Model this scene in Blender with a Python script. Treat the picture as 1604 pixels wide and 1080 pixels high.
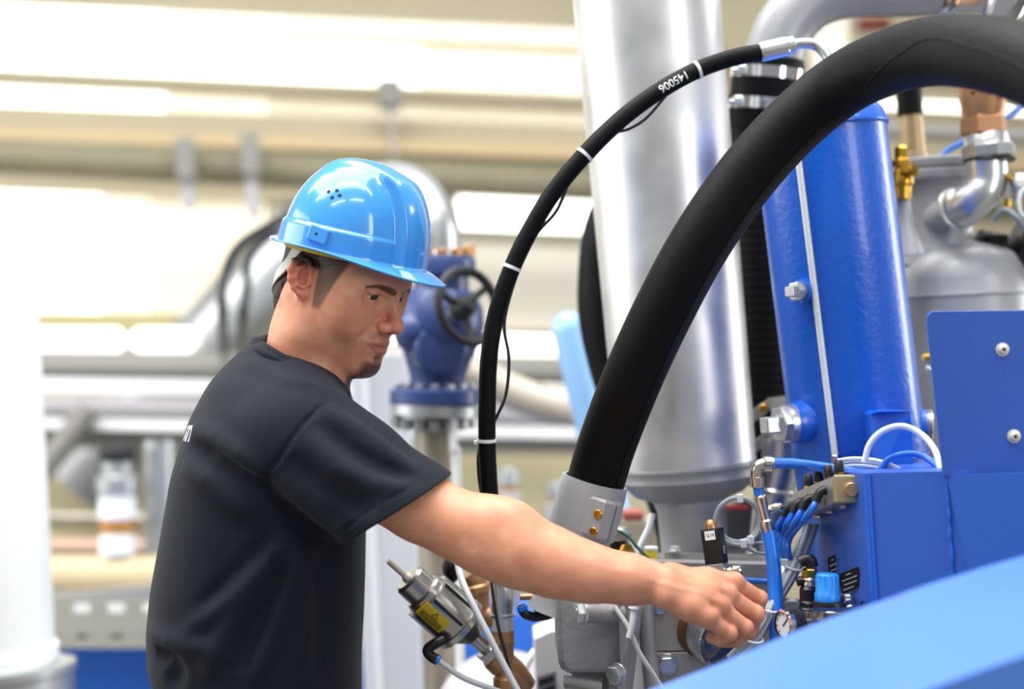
import bpy, bmesh, math, random
import numpy as np
from mathutils import Vector, Matrix
random.seed(7)
R = math.radians
SC = bpy.context.scene
COL = SC.collection
for o in list(bpy.data.objects):
    bpy.data.objects.remove(o)

# ------------------------------------------------------------------ camera
W, H, F = 1604.0, 1080.0, 2300.0
cam_d = bpy.data.cameras.new('camera')
cam_d.sensor_fit = 'HORIZONTAL'
cam_d.sensor_width = 36.0
cam_d.lens = F * 36.0 / W
cam_d.clip_start = 0.05
cam_d.clip_end = 100
cam_d.dof.use_dof = True
cam_d.dof.focus_distance = 1.845
cam_d.dof.aperture_fstop = 2.0
CAM = bpy.data.objects.new('camera', cam_d)
COL.objects.link(CAM)
CM = Matrix.Translation((0, 0, 1.42)) @ Matrix.Rotation(R(93.0), 4, 'X') @ Matrix.Rotation(R(-3.0), 4, 'Z')
CAM.matrix_world = CM
SC.camera = CAM
CMI = CM.inverted()


def P(x, y, d):
    """point seen at pixel (x, y) of the 1604x1080 frame, d metres along the view axis"""
    return CM @ Vector(((x - W / 2) / F * d, -(y - H / 2) / F * d, -d))


def px(n, d):
    return n / F * d


# ------------------------------------------------------------------ light
wd = bpy.data.worlds.new('world')
SC.world = wd
wd.use_nodes = True
bgn = wd.node_tree.nodes['Background']
bgn.inputs[0].default_value = (0.93, 0.97, 1.0, 1)
bgn.inputs[1].default_value = 0.50


def area(name, loc, aim, sx, sy, power, col=(1, 1, 1)):
    l = bpy.data.lights.new(name, 'AREA')
    l.shape = 'RECTANGLE'
    l.size, l.size_y = sx, sy
    l.energy = power
    l.color = col
    o = bpy.data.objects.new(name, l)
    COL.objects.link(o)
    o.location = loc
    o.rotation_euler = (Vector(aim) - Vector(loc)).to_track_quat('-Z', 'Y').to_euler()
    return o


# strip lamps under the hall roof
for k_, (lx_, ly_) in enumerate([(-3.2, 0.6), (-0.2, 0.6), (2.8, 0.6), (-3.2, 3.6), (-0.2, 3.6), (2.8, 3.6), (-1.7, -2.4), (1.3, -2.4)]):
    area('strip_lamp', (lx_, ly_, 5.6), (lx_, ly_, 0), 2.2, 0.22, 70, (1, 0.98, 0.94))
# glazed roof of the hall
area('roof_light', (-1.0, 1.5, 6.6), (-1.0, 1.5, 0), 7.0, 4.5, 900, (1, 0.99, 0.97))
# daylight from the tall windows on the left side of the hall
area('window_light', (-5.5, 2.5, 3.0), (0.2, 1.9, 1.3), 5.0, 3.0, 260, (1.0, 0.98, 0.95))
# daylight from the far right windows
area('window_light', (5.2, 3.9, 2.2), (0.6, 2.0, 1.3), 1.3, 3.0, 170, (1.0, 0.99, 0.97))
# and from the windows behind the photographer
area('window_light', (4.6, -3.0, 2.6), (0.6, 2.0, 1.4), 1.5, 3.0, 150, (1.0, 0.99, 0.97))

SC.view_settings.view_transform = 'Standard'
SC.view_settings.look = 'None'
SC.view_settings.gamma = 1.0
SC.view_settings.exposure = -0.38
SC.view_settings.use_curve_mapping = False


# ------------------------------------------------------------------ materials
def lin(c):
    if isinstance(c, str):
        c = [int(c[i:i + 2], 16) / 255 for i in (0, 2, 4)]
    return tuple((v / 12.92 if v <= 0.04045 else ((v + 0.055) / 1.055) ** 2.4) for v in c)


def mat(name, col, rough=0.5, metal=0.0, bump=0.0, bscale=60, var=0.0, vscale=8, coat=0.0, emit=0, sss=0, trans=0, stretch=None, sheen=0, rvar=0.0, alpha=1, spec=None):
    m = bpy.data.materials.new(name)
    m.use_nodes = True
    nt = m.node_tree
    b = nt.nodes['Principled BSDF']
    c = lin(col)
    b.inputs['Base Color'].default_value = (*c, 1)
    b.inputs['Roughness'].default_value = rough
    b.inputs['Metallic'].default_value = metal
    if spec is not None:
        b.inputs['Specular IOR Level'].default_value = spec
    if coat:
        b.inputs['Coat Weight'].default_value = coat
        b.inputs['Coat Roughness'].default_value = 0.06
    if emit:
        b.inputs['Emission Color'].default_value = (*c, 1)
        b.inputs['Emission Strength'].default_value = emit
    if sss:
        b.inputs['Subsurface Weight'].default_value = sss
        b.inputs['Subsurface Radius'].default_value = (0.006, 0.003, 0.0015)
        b.inputs['Subsurface Scale'].default_value = 1.0
    if trans:
        b.inputs['Transmission Weight'].default_value = trans
    if sheen:
        b.inputs['Sheen Weight'].default_value = sheen
        b.inputs['Sheen Roughness'].default_value = 0.5
    if alpha < 1:
        b.inputs['Alpha'].default_value = alpha
    if bump or var or rvar:
        tc = nt.nodes.new('ShaderNodeTexCoord')
        mp = nt.nodes.new('ShaderNodeMapping')
        nt.links.new(tc.outputs['Object'], mp.inputs['Vector'])
        if stretch:
            mp.inputs['Scale'].default_value = stretch
    if bump:
        n = nt.nodes.new('ShaderNodeTexNoise')
        n.inputs['Scale'].default_value = bscale
        n.inputs['Detail'].default_value = 3
        nt.links.new(mp.outputs[0], n.inputs['Vector'])
        bp = nt.nodes.new('ShaderNodeBump')
        bp.inputs['Strength'].default_value = bump
        bp.inputs['Distance'].default_value = 0.002
        nt.links.new(n.outputs['Fac'], bp.inputs['Height'])
        nt.links.new(bp.outputs[0], b.inputs['Normal'])
    if var or rvar:
        n = nt.nodes.new('ShaderNodeTexNoise')
        n.inputs['Scale'].default_value = vscale
        n.inputs['Detail'].default_value = 5
        nt.links.new(mp.outputs[0], n.inputs['Vector'])
        if var:
            r = nt.nodes.new('ShaderNodeValToRGB')
            r.color_ramp.elements[0].position = 0.3
            r.color_ramp.elements[1].position = 0.7
            r.color_ramp.elements[0].color = (*[max(0, v * (1 - var)) for v in c], 1)
            r.color_ramp.elements[1].color = (*[min(1, v * (1 + var)) for v in c], 1)
            nt.links.new(n.outputs['Fac'], r.inputs[0])
            nt.links.new(r.outputs[0], b.inputs['Base Color'])
        if rvar:
            mr = nt.nodes.new('ShaderNodeMapRange')
            mr.inputs[1].default_value = 0.3
            mr.inputs[2].default_value = 0.7
            mr.inputs[3].default_value = max(0, rough - rvar)
            mr.inputs[4].default_value = rough + rvar
            nt.links.new(n.outputs['Fac'], mr.inputs[0])
            nt.links.new(mr.outputs[0], b.inputs['Roughness'])
    return m


# ------------------------------------------------------------------ mesh builder
def basis(d, up=None):
    d = Vector(d).normalized()
    u = Vector(up) if up is not None else (Vector((0, 0, 1)) if abs(d.z) < 0.9 else Vector((0, 1, 0)))
    a = u.cross(d)
    if a.length < 1e-6:
        a = Vector((1, 0, 0)).cross(d)
    a.normalize()
    return a, d.cross(a).normalized(), d


def spline(pts, n=12):
    """Catmull-Rom through pts"""
    p = [Vector(q) for q in pts]
    if len(p) < 3:
        return [p[0].lerp(p[-1], i / n) for i in range(n + 1)]
    e = [p[0] * 2 - p[1]] + p + [p[-1] * 2 - p[-2]]
    out = []
    for i in range(1, len(e) - 2):
        a, b, c, d = e[i - 1:i + 3]
        for k in range(n):
            t = k / n
            out.append(0.5 * ((2 * b) + (c - a) * t + (2 * a - 5 * b + 4 * c - d) * t * t + (3 * b - a - 3 * c + d) * t ** 3))
    out.append(p[-1])
    return out


class MB:
    def __init__(s):
        s.v, s.f, s.sm = [], [], []

    def add(s, vs, fs, smooth=True):
        o = len(s.v)
        s.v += [Vector(v) for v in vs]
        for f in fs:
            s.f.append([i + o for i in f])
            s.sm.append(smooth)
        return s

    def rings(s, rings, cap0=True, cap1=True, smooth=True, closed=False):
        n = len(rings[0])
        vs = [v for r in rings for v in r]
        fs = []
        m = len(rings)
        for i in range(m if closed else m - 1):
            a, b = i * n, ((i + 1) % m) * n
            for k in range(n):
                fs.append([a + k, a + (k + 1) % n, b + (k + 1) % n, b + k])
        s.add(vs, fs, smooth)
        if not closed:
            if cap0:
                s.add(rings[0], [list(range(n))[::-1]], False)
            if cap1:
                s.add(rings[-1], [list(range(n))], False)
        return s

    def lathe(s, p, d, prof, n=24, up=None, smooth=True, caps=True):
        """prof: [(radius, distance along d)]; sharp profile corners: repeat a point"""
        a, b, d = basis(d, up)
        p = Vector(p)
        run = [[]]
        for i, (r, z) in enumerate(prof):
            run[-1].append((r, z))
            if i and i < len(prof) - 1 and smooth:
                r0, z0 = prof[i - 1]
                r1, z1 = prof[i + 1]
                v0, v1 = Vector((r - r0, z - z0)), Vector((r1 - r, z1 - z))
                if v0.length > 0 and v1.length > 0 and v0.angle(v1) > 0.6:
                    run.append([(r, z)])
        for ri, rr in enumerate(run):
            rg = [[p + d * z + (a * math.cos(t) + b * math.sin(t)) * max(r, 1e-5) for t in [2 * math.pi * k / n for k in range(n)]] for r, z in rr]
            s.rings(rg, caps and ri == 0, caps and ri == len(run) - 1, smooth)
        return s

    def cyl(s, p0, p1, r0, r1=None, n=20, bev=0.0, smooth=True):
        p0, p1 = Vector(p0), Vector(p1)
        L = (p1 - p0).length
        r1 = r0 if r1 is None else r1
        b = min(bev, L / 3, r0, r1)
        prof = [(r0, 0), (r1, L)] if not b else [(r0 - b, 0), (r0, b), (r1, L - b), (r1 - b, L)]
        return s.lathe(p0, p1 - p0, prof, n, smooth=smooth)

    def hexn(s, p, d, r, h, up=None, hole=0, bev=0.0015):
        return s.lathe(p, d, [(r - bev, 0), (r, bev), (r, h - bev), (r - bev * 1.2, h)], 6, up, smooth=False)

    def tube(s, pts, r, n=12, caps=True, closed=False, up=None):
        pts = [Vector(q) for q in pts]
        m = len(pts)
        rr = r if isinstance(r, (list, tuple)) else [r] * m
        rings = []
        a = None
        for i, q in enumerate(pts):
            if closed:
                d = pts[(i + 1) % m] - pts[i - 1]
            else:
                d = pts[min(i + 1, m - 1)] - pts[max(i - 1, 0)]
            d.normalize()
            if a is None:
                a, b, _ = basis(d, up)
            else:
                a = (a - d * a.dot(d)).normalized()
                b = d.cross(a)
            rings.append([q + (a * math.cos(t) + b * math.sin(t)) * rr[i] for t in [2 * math.pi * k / n for k in range(n)]])
        return s.rings(rings, caps, caps, True, closed)

    def box(s, c, x, y, z, bev=0.0):
        """c centre, x y z half-axis vectors"""
        c, x, y, z = Vector(c), Vector(x), Vector(y), Vector(z)
        if not bev:
            vs = [c + x * i + y * j + z * k for k in (-1, 1) for j in (-1, 1) for i in (-1, 1)]
            if x.cross(y).dot(z) < 0:
                return s.add(vs, [f[::-1] for f in BOXF], False)
            return s.add(vs, BOXF, False)
        bm = bmesh.new()
        bmesh.ops.create_cube(bm, size=2)
        lx, ly, lz = x.length, y.length, z.length
        for v in bm.verts:
            v.co = Vector((v.co.x * lx, v.co.y * ly, v.co.z * lz))
        bmesh.ops.bevel(bm, geom=bm.edges[:], offset=min(bev, lx * .9, ly * .9, lz * .9), segments=2, affect='EDGES', profile=0.5)
        ux, uy, uz = x / lx, y / ly, z / lz
        flip = ux.cross(uy).dot(uz) < 0
        bm.verts.index_update()
        vs = [c + ux * v.co.x + uy * v.co.y + uz * v.co.z for v in bm.verts]
        fs = [[v.index for v in f.verts] for f in bm.faces]
        if flip:
            fs = [f[::-1] for f in fs]
        bm.free()
        return s.add(vs, fs, False)

    def prism(s, outline, depth_vec, bev=0.0, smooth=False):
        """outline: 3-D polygon; extruded by depth_vec (solid)"""
        o = [Vector(q) for q in outline]
        d = Vector(depth_vec)
        n = len(o)
        nrm = Vector((0, 0, 0))
        for i in range(n):
            nrm += o[i].cross(o[(i + 1) % n])
        if nrm.dot(d) > 0:
            o = o[::-1]
        if bev:
            cen = sum(o, Vector()) / n
            e = d.normalized() * bev
            ins = [q + (cen - q).normalized() * bev for q in o]
            s.rings([[q for q in ins], [q + e for q in o], [q + d - e for q in o], [q + d for q in ins]], True, True, False)
            s.fix()
            return s
        s.add(o + [q + d for q in o], [list(range(n)), list(range(2 * n - 1, n - 1, -1))] + [[(i + 1) % n, i, n + i, n + (i + 1) % n] for i in range(n)], smooth)
        return s

    def fix(s):
        s.recalc = True

    def sphere(s, c, r, nu=20, nv=12, sc=(1, 1, 1), rot=None):
        c = Vector(c)
        rings = []
        for j in range(nv + 1):
            t = math.pi * j / nv
            row = []
            for i in range(nu):
                p = 2 * math.pi * i / nu
                v = Vector((math.sin(t) * math.cos(p) * sc[0], math.sin(t) * math.sin(p) * sc[1], -math.cos(t) * sc[2])) * r
                if rot is not None:
                    v = rot @ v
                row.append(c + v)
            rings.append(row)
        return s.rings(rings, False, False, True)


BOXF = [[0, 2, 3, 1], [4, 5, 7, 6], [0, 1, 5, 4], [2, 6, 7, 3], [0, 4, 6, 2], [1, 3, 7, 5]]
WLOC = {}


def mesh_of(name, mb, origin, m, smooth=None):
    me = bpy.data.meshes.new(name)
    me.from_pydata([tuple(v - origin) for v in mb.v], [], mb.f)
    me.polygons.foreach_set('use_smooth', [bool(x) if smooth is None else smooth for x in mb.sm])
    bm = bmesh.new()
    bm.from_mesh(me)
    bmesh.ops.remove_doubles(bm, verts=bm.verts, dist=1e-7) if getattr(mb, 'weld', False) else None
    bmesh.ops.recalc_face_normals(bm, faces=bm.faces)
    bm.to_mesh(me)
    bm.free()
    me.materials.append(m)
    me.update()
    return me


def obj(name, mb, m, parent=None, label=None, cat=None, group=None, kind=None, origin=None):
    vs = np.array([tuple(v) for v in mb.v])
    if origin is None:
        lo, hi = vs.min(0), vs.max(0)
        origin = Vector(((lo[0] + hi[0]) / 2, (lo[1] + hi[1]) / 2, lo[2] if parent is None else (lo[2] + hi[2]) / 2))
    origin = Vector(origin)
    o = bpy.data.objects.new(name, mesh_of(name, mb, origin, m))
    COL.objects.link(o)
    place(o, origin, parent)
    return tag(o, label, cat, group, kind)


def place(o, origin, parent):
    WLOC[o.name] = Vector(origin)
    o.location = origin
    if parent is not None:
        o.parent = parent
        o.location = Vector(origin) - WLOC[parent.name]


def tag(o, label=None, cat=None, group=None, kind=None):
    for k, v in (('label', label), ('category', cat), ('group', group), ('kind', kind)):
        if v:
            o[k] = v
    return o


def thing(name, loc, label, cat, group=None):
    o = bpy.data.objects.new(name, None)
    o.empty_display_size = 0.05
    COL.objects.link(o)
    place(o, Vector(loc), None)
    return tag(o, label, cat, group)


def copy_at(o, origin, parent=None, rot=None):
    """another instance of part o (shared mesh) with its origin at a world point"""
    c = o.copy()
    COL.objects.link(c)
    c.parent = parent
    WLOC[c.name] = Vector(origin)
    c.location = Vector(origin) - (WLOC[parent.name] if parent is not None else Vector((0, 0, 0)))
    if rot is not None:
        c.rotation_euler = rot
    return c


def text_mesh(body, size, c, right, up, depth=0.0002, align='CENTER', bold=0.0, cuts=0):
    """lettering as an MB of thin solid glyphs centred at c"""
    cu = bpy.data.curves.new('lettering', 'FONT')
    cu.body = body
    cu.size = size
    cu.align_x = align
    cu.align_y = 'CENTER'
    cu.extrude = depth
    cu.offset = bold
    cu.resolution_u = 3
    o = bpy.data.objects.new('lettering', cu)
    COL.objects.link(o)
    dg = bpy.context.evaluated_depsgraph_get()
    me = o.evaluated_get(dg).to_mesh()
    if cuts:
        bm = bmesh.new()
        bm.from_mesh(me)
        bmesh.ops.triangulate(bm, faces=bm.faces[:])
        bmesh.ops.subdivide_edges(bm, edges=bm.edges[:], cuts=cuts, use_grid_fill=True)
        me = bpy.data.meshes.new('lettering')
        bm.to_mesh(me)
        bm.free()
    r, u = Vector(right).normalized(), Vector(up).normalized()
    n = r.cross(u)
    mb = MB()
    mb.add([Vector(c) + r * v.co.x + u * v.co.y + n * v.co.z for v in me.vertices], [list(p.vertices) for p in me.polygons], False)
    bpy.data.objects.remove(o)
    bpy.data.curves.remove(cu)
    return mb


XR = (CM.to_3x3() @ Vector((1, 0, 0)))      # right, up and back directions of the view, as vectors
XU = (CM.to_3x3() @ Vector((0, 1, 0)))
XB = (CM.to_3x3() @ Vector((0, 0, 1)))
ZU = Vector((0, 0, 1))

# ------------------------------------------------------------------ smooth solid modelling (signed distance -> one mesh)
import openvdb


def _v(a):
    return np.array(tuple(a), dtype=np.float32)


class Solid:
    def __init__(s):
        s.ops = []          # (fn, mode, k, lo, hi)

    def op(s, fn, mode, k, pts, r):
        pts = np.array([tuple(q) for q in pts], dtype=np.float32)
        s.ops.append((fn, mode, k, pts.min(0) - r - k, pts.max(0) + r + k))
        return s

    def cone(s, a, b, ra, rb, k=0.01, mode='u'):
        A, B = _v(a), _v(b)
        ba = B - A
        l2 = float(ba @ ba) + 1e-12

        def fn(p):
            t = np.clip((p - A) @ ba / l2, 0, 1)
            return np.linalg.norm(p - A - t[:, None] * ba, axis=1) - (ra + (rb - ra) * t)
        return s.op(fn, mode, k, [A, B], max(ra, rb))

    def chain(s, pts, rs, k=0.01, mode='u'):
        for i in range(len(pts) - 1):
            s.cone(pts[i], pts[i + 1], rs[i], rs[i + 1], k, mode)
        return s

    def ell(s, c, r, rot=None, k=0.01, mode='u'):
        C, r_ = _v(c), _v(r)
        M = None if rot is None else np.array(rot, dtype=np.float32)

        def fn(p):
            q = p - C
            if M is not None:
                q = q @ M
            a = np.linalg.norm(q / r_, axis=1)
            b = np.linalg.norm(q / (r_ * r_), axis=1) + 1e-9
            return a * (a - 1) / b
        return s.op(fn, mode, k, [C], float(max(r_)))

    def fn(s, f, mode, k, pts, r):
        return s.op(f, mode, k, pts, r)

    def ridge(s, pts, w, amp):
        """soft fold following a polyline: amp > 0 raises, < 0 presses in"""
        Q = np.array([tuple(q) for q in pts], dtype=np.float32)

        def f(p):
            best = np.full(len(p), 1e9, np.float32)
            bt = np.zeros(len(p), np.float32)
            n = len(Q) - 1
            for i in range(n):
                ba = Q[i + 1] - Q[i]
                t = np.clip((p - Q[i]) @ ba / (float(ba @ ba) + 1e-12), 0, 1)
                d = np.linalg.norm(p - Q[i] - t[:, None] * ba, axis=1)
                m = d < best
                best = np.where(m, d, best)
                bt = np.where(m, (i + t) / n, bt)
            fade = np.minimum(1, 4 * np.minimum(bt, 1 - bt) + 0.05)
            return -amp * fade * np.exp(-(best / w) ** 2)
        return s.op(f, 'd', 0, Q, 2.4 * w)

    def apply(s, d, p, op):
        fn, mode, k = op[:3]
        x = fn(p)
        if mode == 'd':
            return d + x
        if mode == 's':
            x = -x
            h = np.maximum(k - np.abs(d - x), 0) / k if k else 0
            return np.maximum(d, x) + h * h * k * 0.25
        h = np.maximum(k - np.abs(d - x), 0) / k if k else 0
        return np.minimum(d, x) - h * h * k * 0.25

    def ev(s, p):
        p = np.asarray(p, dtype=np.float32)
        d = np.full(len(p), 1.0, np.float32)
        for op in s.ops:
            d = s.apply(d, p, op)
        return d

    def hit(s, x, y, d0=1.4, d1=2.4):
        """first point of the surface along the ray through a pixel"""
        a, b = P(x, y, d0), P(x, y, d1)
        n = 400
        t = np.linspace(0, 1, n)[:, None]
        p = np.array(tuple(a))[None] * (1 - t) + np.array(tuple(b))[None] * t
        d = s.ev(p)
        i = int(np.argmax(d < 0))
        if d[i] >= 0:
            i = int(np.argmin(d))
        return Vector(p[i].tolist())

    def mesh(s, vox):
        B = 16
        un = [o for o in s.ops if o[1] == 'u']
        lo = np.min([o[3] for o in un], 0) - 4 * vox
        hi = np.max([o[4] for o in un], 0) + 4 * vox
        i0 = np.floor(lo / (vox * B)).astype(int)
        i1 = np.ceil(hi / (vox * B)).astype(int)
        g = np.stack(np.meshgrid(*[np.arange(i0[k], i1[k]) for k in range(3)], indexing='ij'), -1).reshape(-1, 3)
        cen = ((g + 0.5) * B - 0.5).astype(np.float32) * vox
        dc = s.ev(cen)
        half = B * vox * 0.87 + 0.012
        near = np.abs(dc) < half
        inside = (dc <= -half)
        bl = g[near]
        ax = np.arange(B)
        off = np.stack(np.meshgrid(ax, ax, ax, indexing='ij'), -1).reshape(-1, 3)
        pts = ((bl[:, None, :] * B + off[None]) * vox).astype(np.float32)
        D = np.full(pts.shape[:2], 0.03, np.float32)
        blo, bhi = pts[:, 0], pts[:, -1]
        for op in s.ops:
            pad = 3 * vox
            m = np.all((bhi > op[3] - pad) & (blo < op[4] + pad), axis=1)
            if not m.any():
                continue
            p = pts[m].reshape(-1, 3)
            D[m] = s.apply(D[m].reshape(-1), p, op).reshape(-1, B ** 3)
        grid = openvdb.FloatGrid(0.03)
        grid.transform = openvdb.createLinearTransform(voxelSize=vox)
        D = np.clip(D, -0.03, 0.0299)
        for b, d in zip(bl, D):
            grid.copyFromArray(d.reshape(B, B, B), ijk=tuple(int(v) for v in b * B))
        fill = np.full((B, B, B), -0.03, np.float32)
        for b in g[inside]:
            grid.copyFromArray(fill, ijk=tuple(int(v) for v in b * B))
        v, q = grid.convertToQuads(0.0)
        return np.array(v), np.array(q)


def solid_obj(name, v, q, m, parent=None, origin=None, smooth_it=0, keep_largest=True, **kw):
    me = bpy.data.meshes.new(name)
    if keep_largest:     # drop stray islands
        lab = np.arange(len(v))
        for _ in range(200):
            mn = lab[q].min(1)
            new = lab.copy()
            np.minimum.at(new, q.reshape(-1), np.repeat(mn, 4))
            new = new[new]
            if (new == lab).all():
                break
            lab = new
        ids, cnt = np.unique(lab, return_counts=True)
        big = ids[np.argmax(cnt)]
        keep = lab == big
        idx = np.cumsum(keep) - 1
        q = idx[q[keep[q[:, 0]]]]
        v = v[keep]
    if smooth_it:
        n = len(v)
        e = np.concatenate([q[:, [0, 1]], q[:, [1, 2]], q[:, [2, 3]], q[:, [3, 0]]])
        deg = np.bincount(e[:, 0], minlength=n) + np.bincount(e[:, 1], minlength=n)
        for _ in range(smooth_it):
            for lam in (0.5, -0.52):
                acc = np.zeros_like(v)
                for c in range(3):
                    acc[:, c] = np.bincount(e[:, 0], v[e[:, 1], c], n) + np.bincount(e[:, 1], v[e[:, 0], c], n)
                v = v + lam * (acc / deg[:, None] - v)
    if origin is None:
        origin = Vector(((v[:, 0].min() + v[:, 0].max()) / 2, (v[:, 1].min() + v[:, 1].max()) / 2, v[:, 2].min()))
    org = np.array(tuple(origin))
    me.vertices.add(len(v))
    me.vertices.foreach_set('co', (v - org).astype(np.float32).ravel())
    me.loops.add(q.size)
    me.loops.foreach_set('vertex_index', q[:, ::-1].astype(np.int32).ravel())
    me.polygons.add(len(q))
    me.polygons.foreach_set('loop_start', np.arange(0, q.size, 4, dtype=np.int32))
    me.polygons.foreach_set('use_smooth', np.ones(len(q), bool))
    me.update(calc_edges=True)
    me.materials.append(m)
    o = bpy.data.objects.new(name, me)
    COL.objects.link(o)
    place(o, origin, parent)
    tag(o, kw.get('label'), kw.get('cat'), kw.get('group'), kw.get('kind'))
    return o, v

# ================================================================== the hall behind
AN = R(9.0)
WN = Vector((-math.sin(AN), math.cos(AN), 0))


def WP(x, y, c):
    """where the ray through a pixel meets the vertical plane c metres down the hall"""
    o = CM.translation
    d = P(x, y, 1.0) - o
    return o + d * ((c - WN.dot(o)) / WN.dot(d))


mb = MB().box((0, 4.0, -.05), (9, 0, 0), (0, 9, 0), (0, 0, .05))
obj('floor', mb, mat('hall_floor', '62605B', .45, var=.08, vscale=2), kind='structure')
M_WALL = mat('beige_wall', 'B5AB91', .8, var=.04, vscale=2)
M_CREAM = mat('cream_panel', 'EEE9DA', .7)
M_OLIVE = mat('olive_pipe', '7F7A62', .5, var=.05)
M_PANE = mat('daylight_pane', 'FFFDF4', .5, emit=3.5)
M_LILAC = mat('lilac_grey', 'B3B0B6', .5)
M_GRYB = mat('hall_grey', '85847F', .5)
M_WHT = mat('white_paint', 'F1F4F7', .55)
M_BLUEB = mat('hall_blue', '2E6ED8', .45)
M_TAN = mat('tan_panel', 'BFAF8C', .6)
M_VALB = mat('valve_blue', '2A4078', .42, coat=.2)
M_DARK = mat('dark_iron', '26282C', .5, .3)
M_SLV = mat('brushed_silver', 'B9BDBF', .36, .8, var=.05)
M_STL = mat('worn_steel', 'A79F90', .4, .6, var=.2, vscale=12)

w0 = WN * 8.06
dx = Vector((WN.y, -WN.x, 0))
mb = MB().box(w0 + WN * .06 + ZU * 2.7, dx * 7.5, WN * .06, ZU * 2.8)
obj('wall_back', mb, M_WALL, kind='structure')


def slab(name, m, yl0, yr0, yl1, yr1, x0=-140, x1=1750, c=7.95, t=.05, kind='structure', parent=None, **kw):
    """horizontal band; yl0/yl1 top and bottom at x=0, yr0/yr1 at x=900"""
    f = lambda a, b_, x: a + (b_ - a) * x / 900
    q = [WP(x0, f(yl0, yr0, x0), c), WP(x1, f(yl0, yr0, x1), c), WP(x1, f(yl1, yr1, x1), c), WP(x0, f(yl1, yr1, x0), c)]
    return obj(name, MB().prism(q, WN * t), m, parent, kind=kind, **kw)


def pane_window(n, yl0, yr0, yl1, yr1, x0, panes):
    """a band of panes: panes = [(right edge, pane material), ...]"""
    w = slab('window_%d' % n, M_WHT, yl0 - 2, yr0 - 2, yl1 + 2, yr1 + 2, x0, panes[-1][0], 8.0, .05)
    WLOC[w.name] = w.location.copy()
    f = lambda a, b_, x: a + (b_ - a) * x / 900
    a_ = x0
    for c_, m_ in panes:
        q = [WP(a_ + 2, f(yl0, yr0, a_ + 2), 7.985), WP(c_ - 2, f(yl0, yr0, c_ - 2), 7.985), WP(c_ - 2, f(yl1, yr1, c_ - 2), 7.985), WP(a_ + 2, f(yl1, yr1, a_ + 2), 7.985)]
        obj('pane', MB().prism(q, WN * .012), m_, w)
        a_ = c_
    return w


M_PANE2 = mat('dim_pane', 'FFF6E2', .5, emit=1.25)
M_PANE3 = mat('shaded_pane', 'F6ECD4', .5, emit=.8)
pane_window(1, 9, 48, 33, 72, -140, [(60, M_PANE), (260, M_PANE), (450, M_PANE2), (620, M_PANE3), (800, M_PANE3), (1120, M_PANE3)])
pane_window(2, 41, 82, 107, 147, -140, [(60, M_PANE), (260, M_PANE), (460, M_PANE), (660, M_PANE), (860, M_PANE2), (1120, M_PANE2)])
pane_window(3, 127, 168, 163, 196, -140, [(60, M_PANE), (260, M_PANE), (420, M_PANE2), (640, M_PANE3), (880, M_PANE3), (1120, M_PANE3)])
pane_window(4, 298, 335, 486, 500, -160, [(40, M_PANE), (160, M_PANE), (236, M_PANE2), (330, M_PANE3), (420, M_PANE3)])
pane_window(5, 272, 306, 332, 366, 715, [(880, M_PANE), (1050, M_PANE)])
pane_window(6, 105, 140, 168, 200, 1180, [(1370, M_PANE), (1560, M_PANE), (1750, M_PANE)])
slab('trim_1', M_WALL, 33, 72, 41, 82, c=7.9)
slab('trim_2', mat('grey_beam', 'A59B80', .6), 107, 147, 127, 168, c=7.8, t=.12)
slab('trim_4', M_WALL, 165, 198, 200, 232, c=7.85)
slab('trim_5', mat('ochre_trim', 'C8B48E', .7), 200, 226, 219, 247, c=7.75)
# olive main along the wall
f0, f1 = WP(-160, 238, 7.3), WP(1760, 330, 7.3)
obj('olive_main', MB().cyl(f0, f1, .088, n=24), M_OLIVE, None, label='thick olive grey pipe running along the back wall above the windows', cat='pipe')
slab('trim_6', M_WALL, 274, 308, 297, 330, c=7.9, x1=700)
slab('trim_7', M_CREAM, 297, 330, 490, 505, 424, 720, c=7.96)
slab('trim_8', M_CREAM, 338, 372, 500, 520, 715, 1750, c=7.96)
slab('trim_9', mat('grey_line', '9E9A86', .6), 330, 364, 338, 374, 715, 1750, c=7.9)
# posts hanging from the beam
for k, (x, y0, y1, lab_) in enumerate(((291, 232, 330, 'left of the two pale hangers under the olive pipe'), (392, 225, 345, 'right of the two pale hangers under the olive pipe'))):
    hg = thing('pipe_hanger', WP(x, y1, 7.1), lab_, 'hanger', 'hangers under the olive pipe')
    obj('rod', MB().cyl(WP(x, y0, 7.15), WP(x + 6, y1, 7.15), .030, n=12), M_LILAC, hg)
    obj('shoe', MB().box(WP(x, y0 + 18, 7.12), dx * .045, WN * .05, ZU * .10, .01), M_GRYB, hg)
JB = thing('junction_box', WP(610, 160, 7.6), 'small grey box on the beam above the hard hat', 'box')
obj('case', MB().box(WP(610, 148, 7.65), dx * .06, WN * .06, ZU * .075, .01), M_GRYB, JB)
obj('drop_rod', MB().cyl(WP(612, 165, 7.65), WP(620, 300, 7.65), .012, n=8), M_LILAC, JB)

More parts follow.
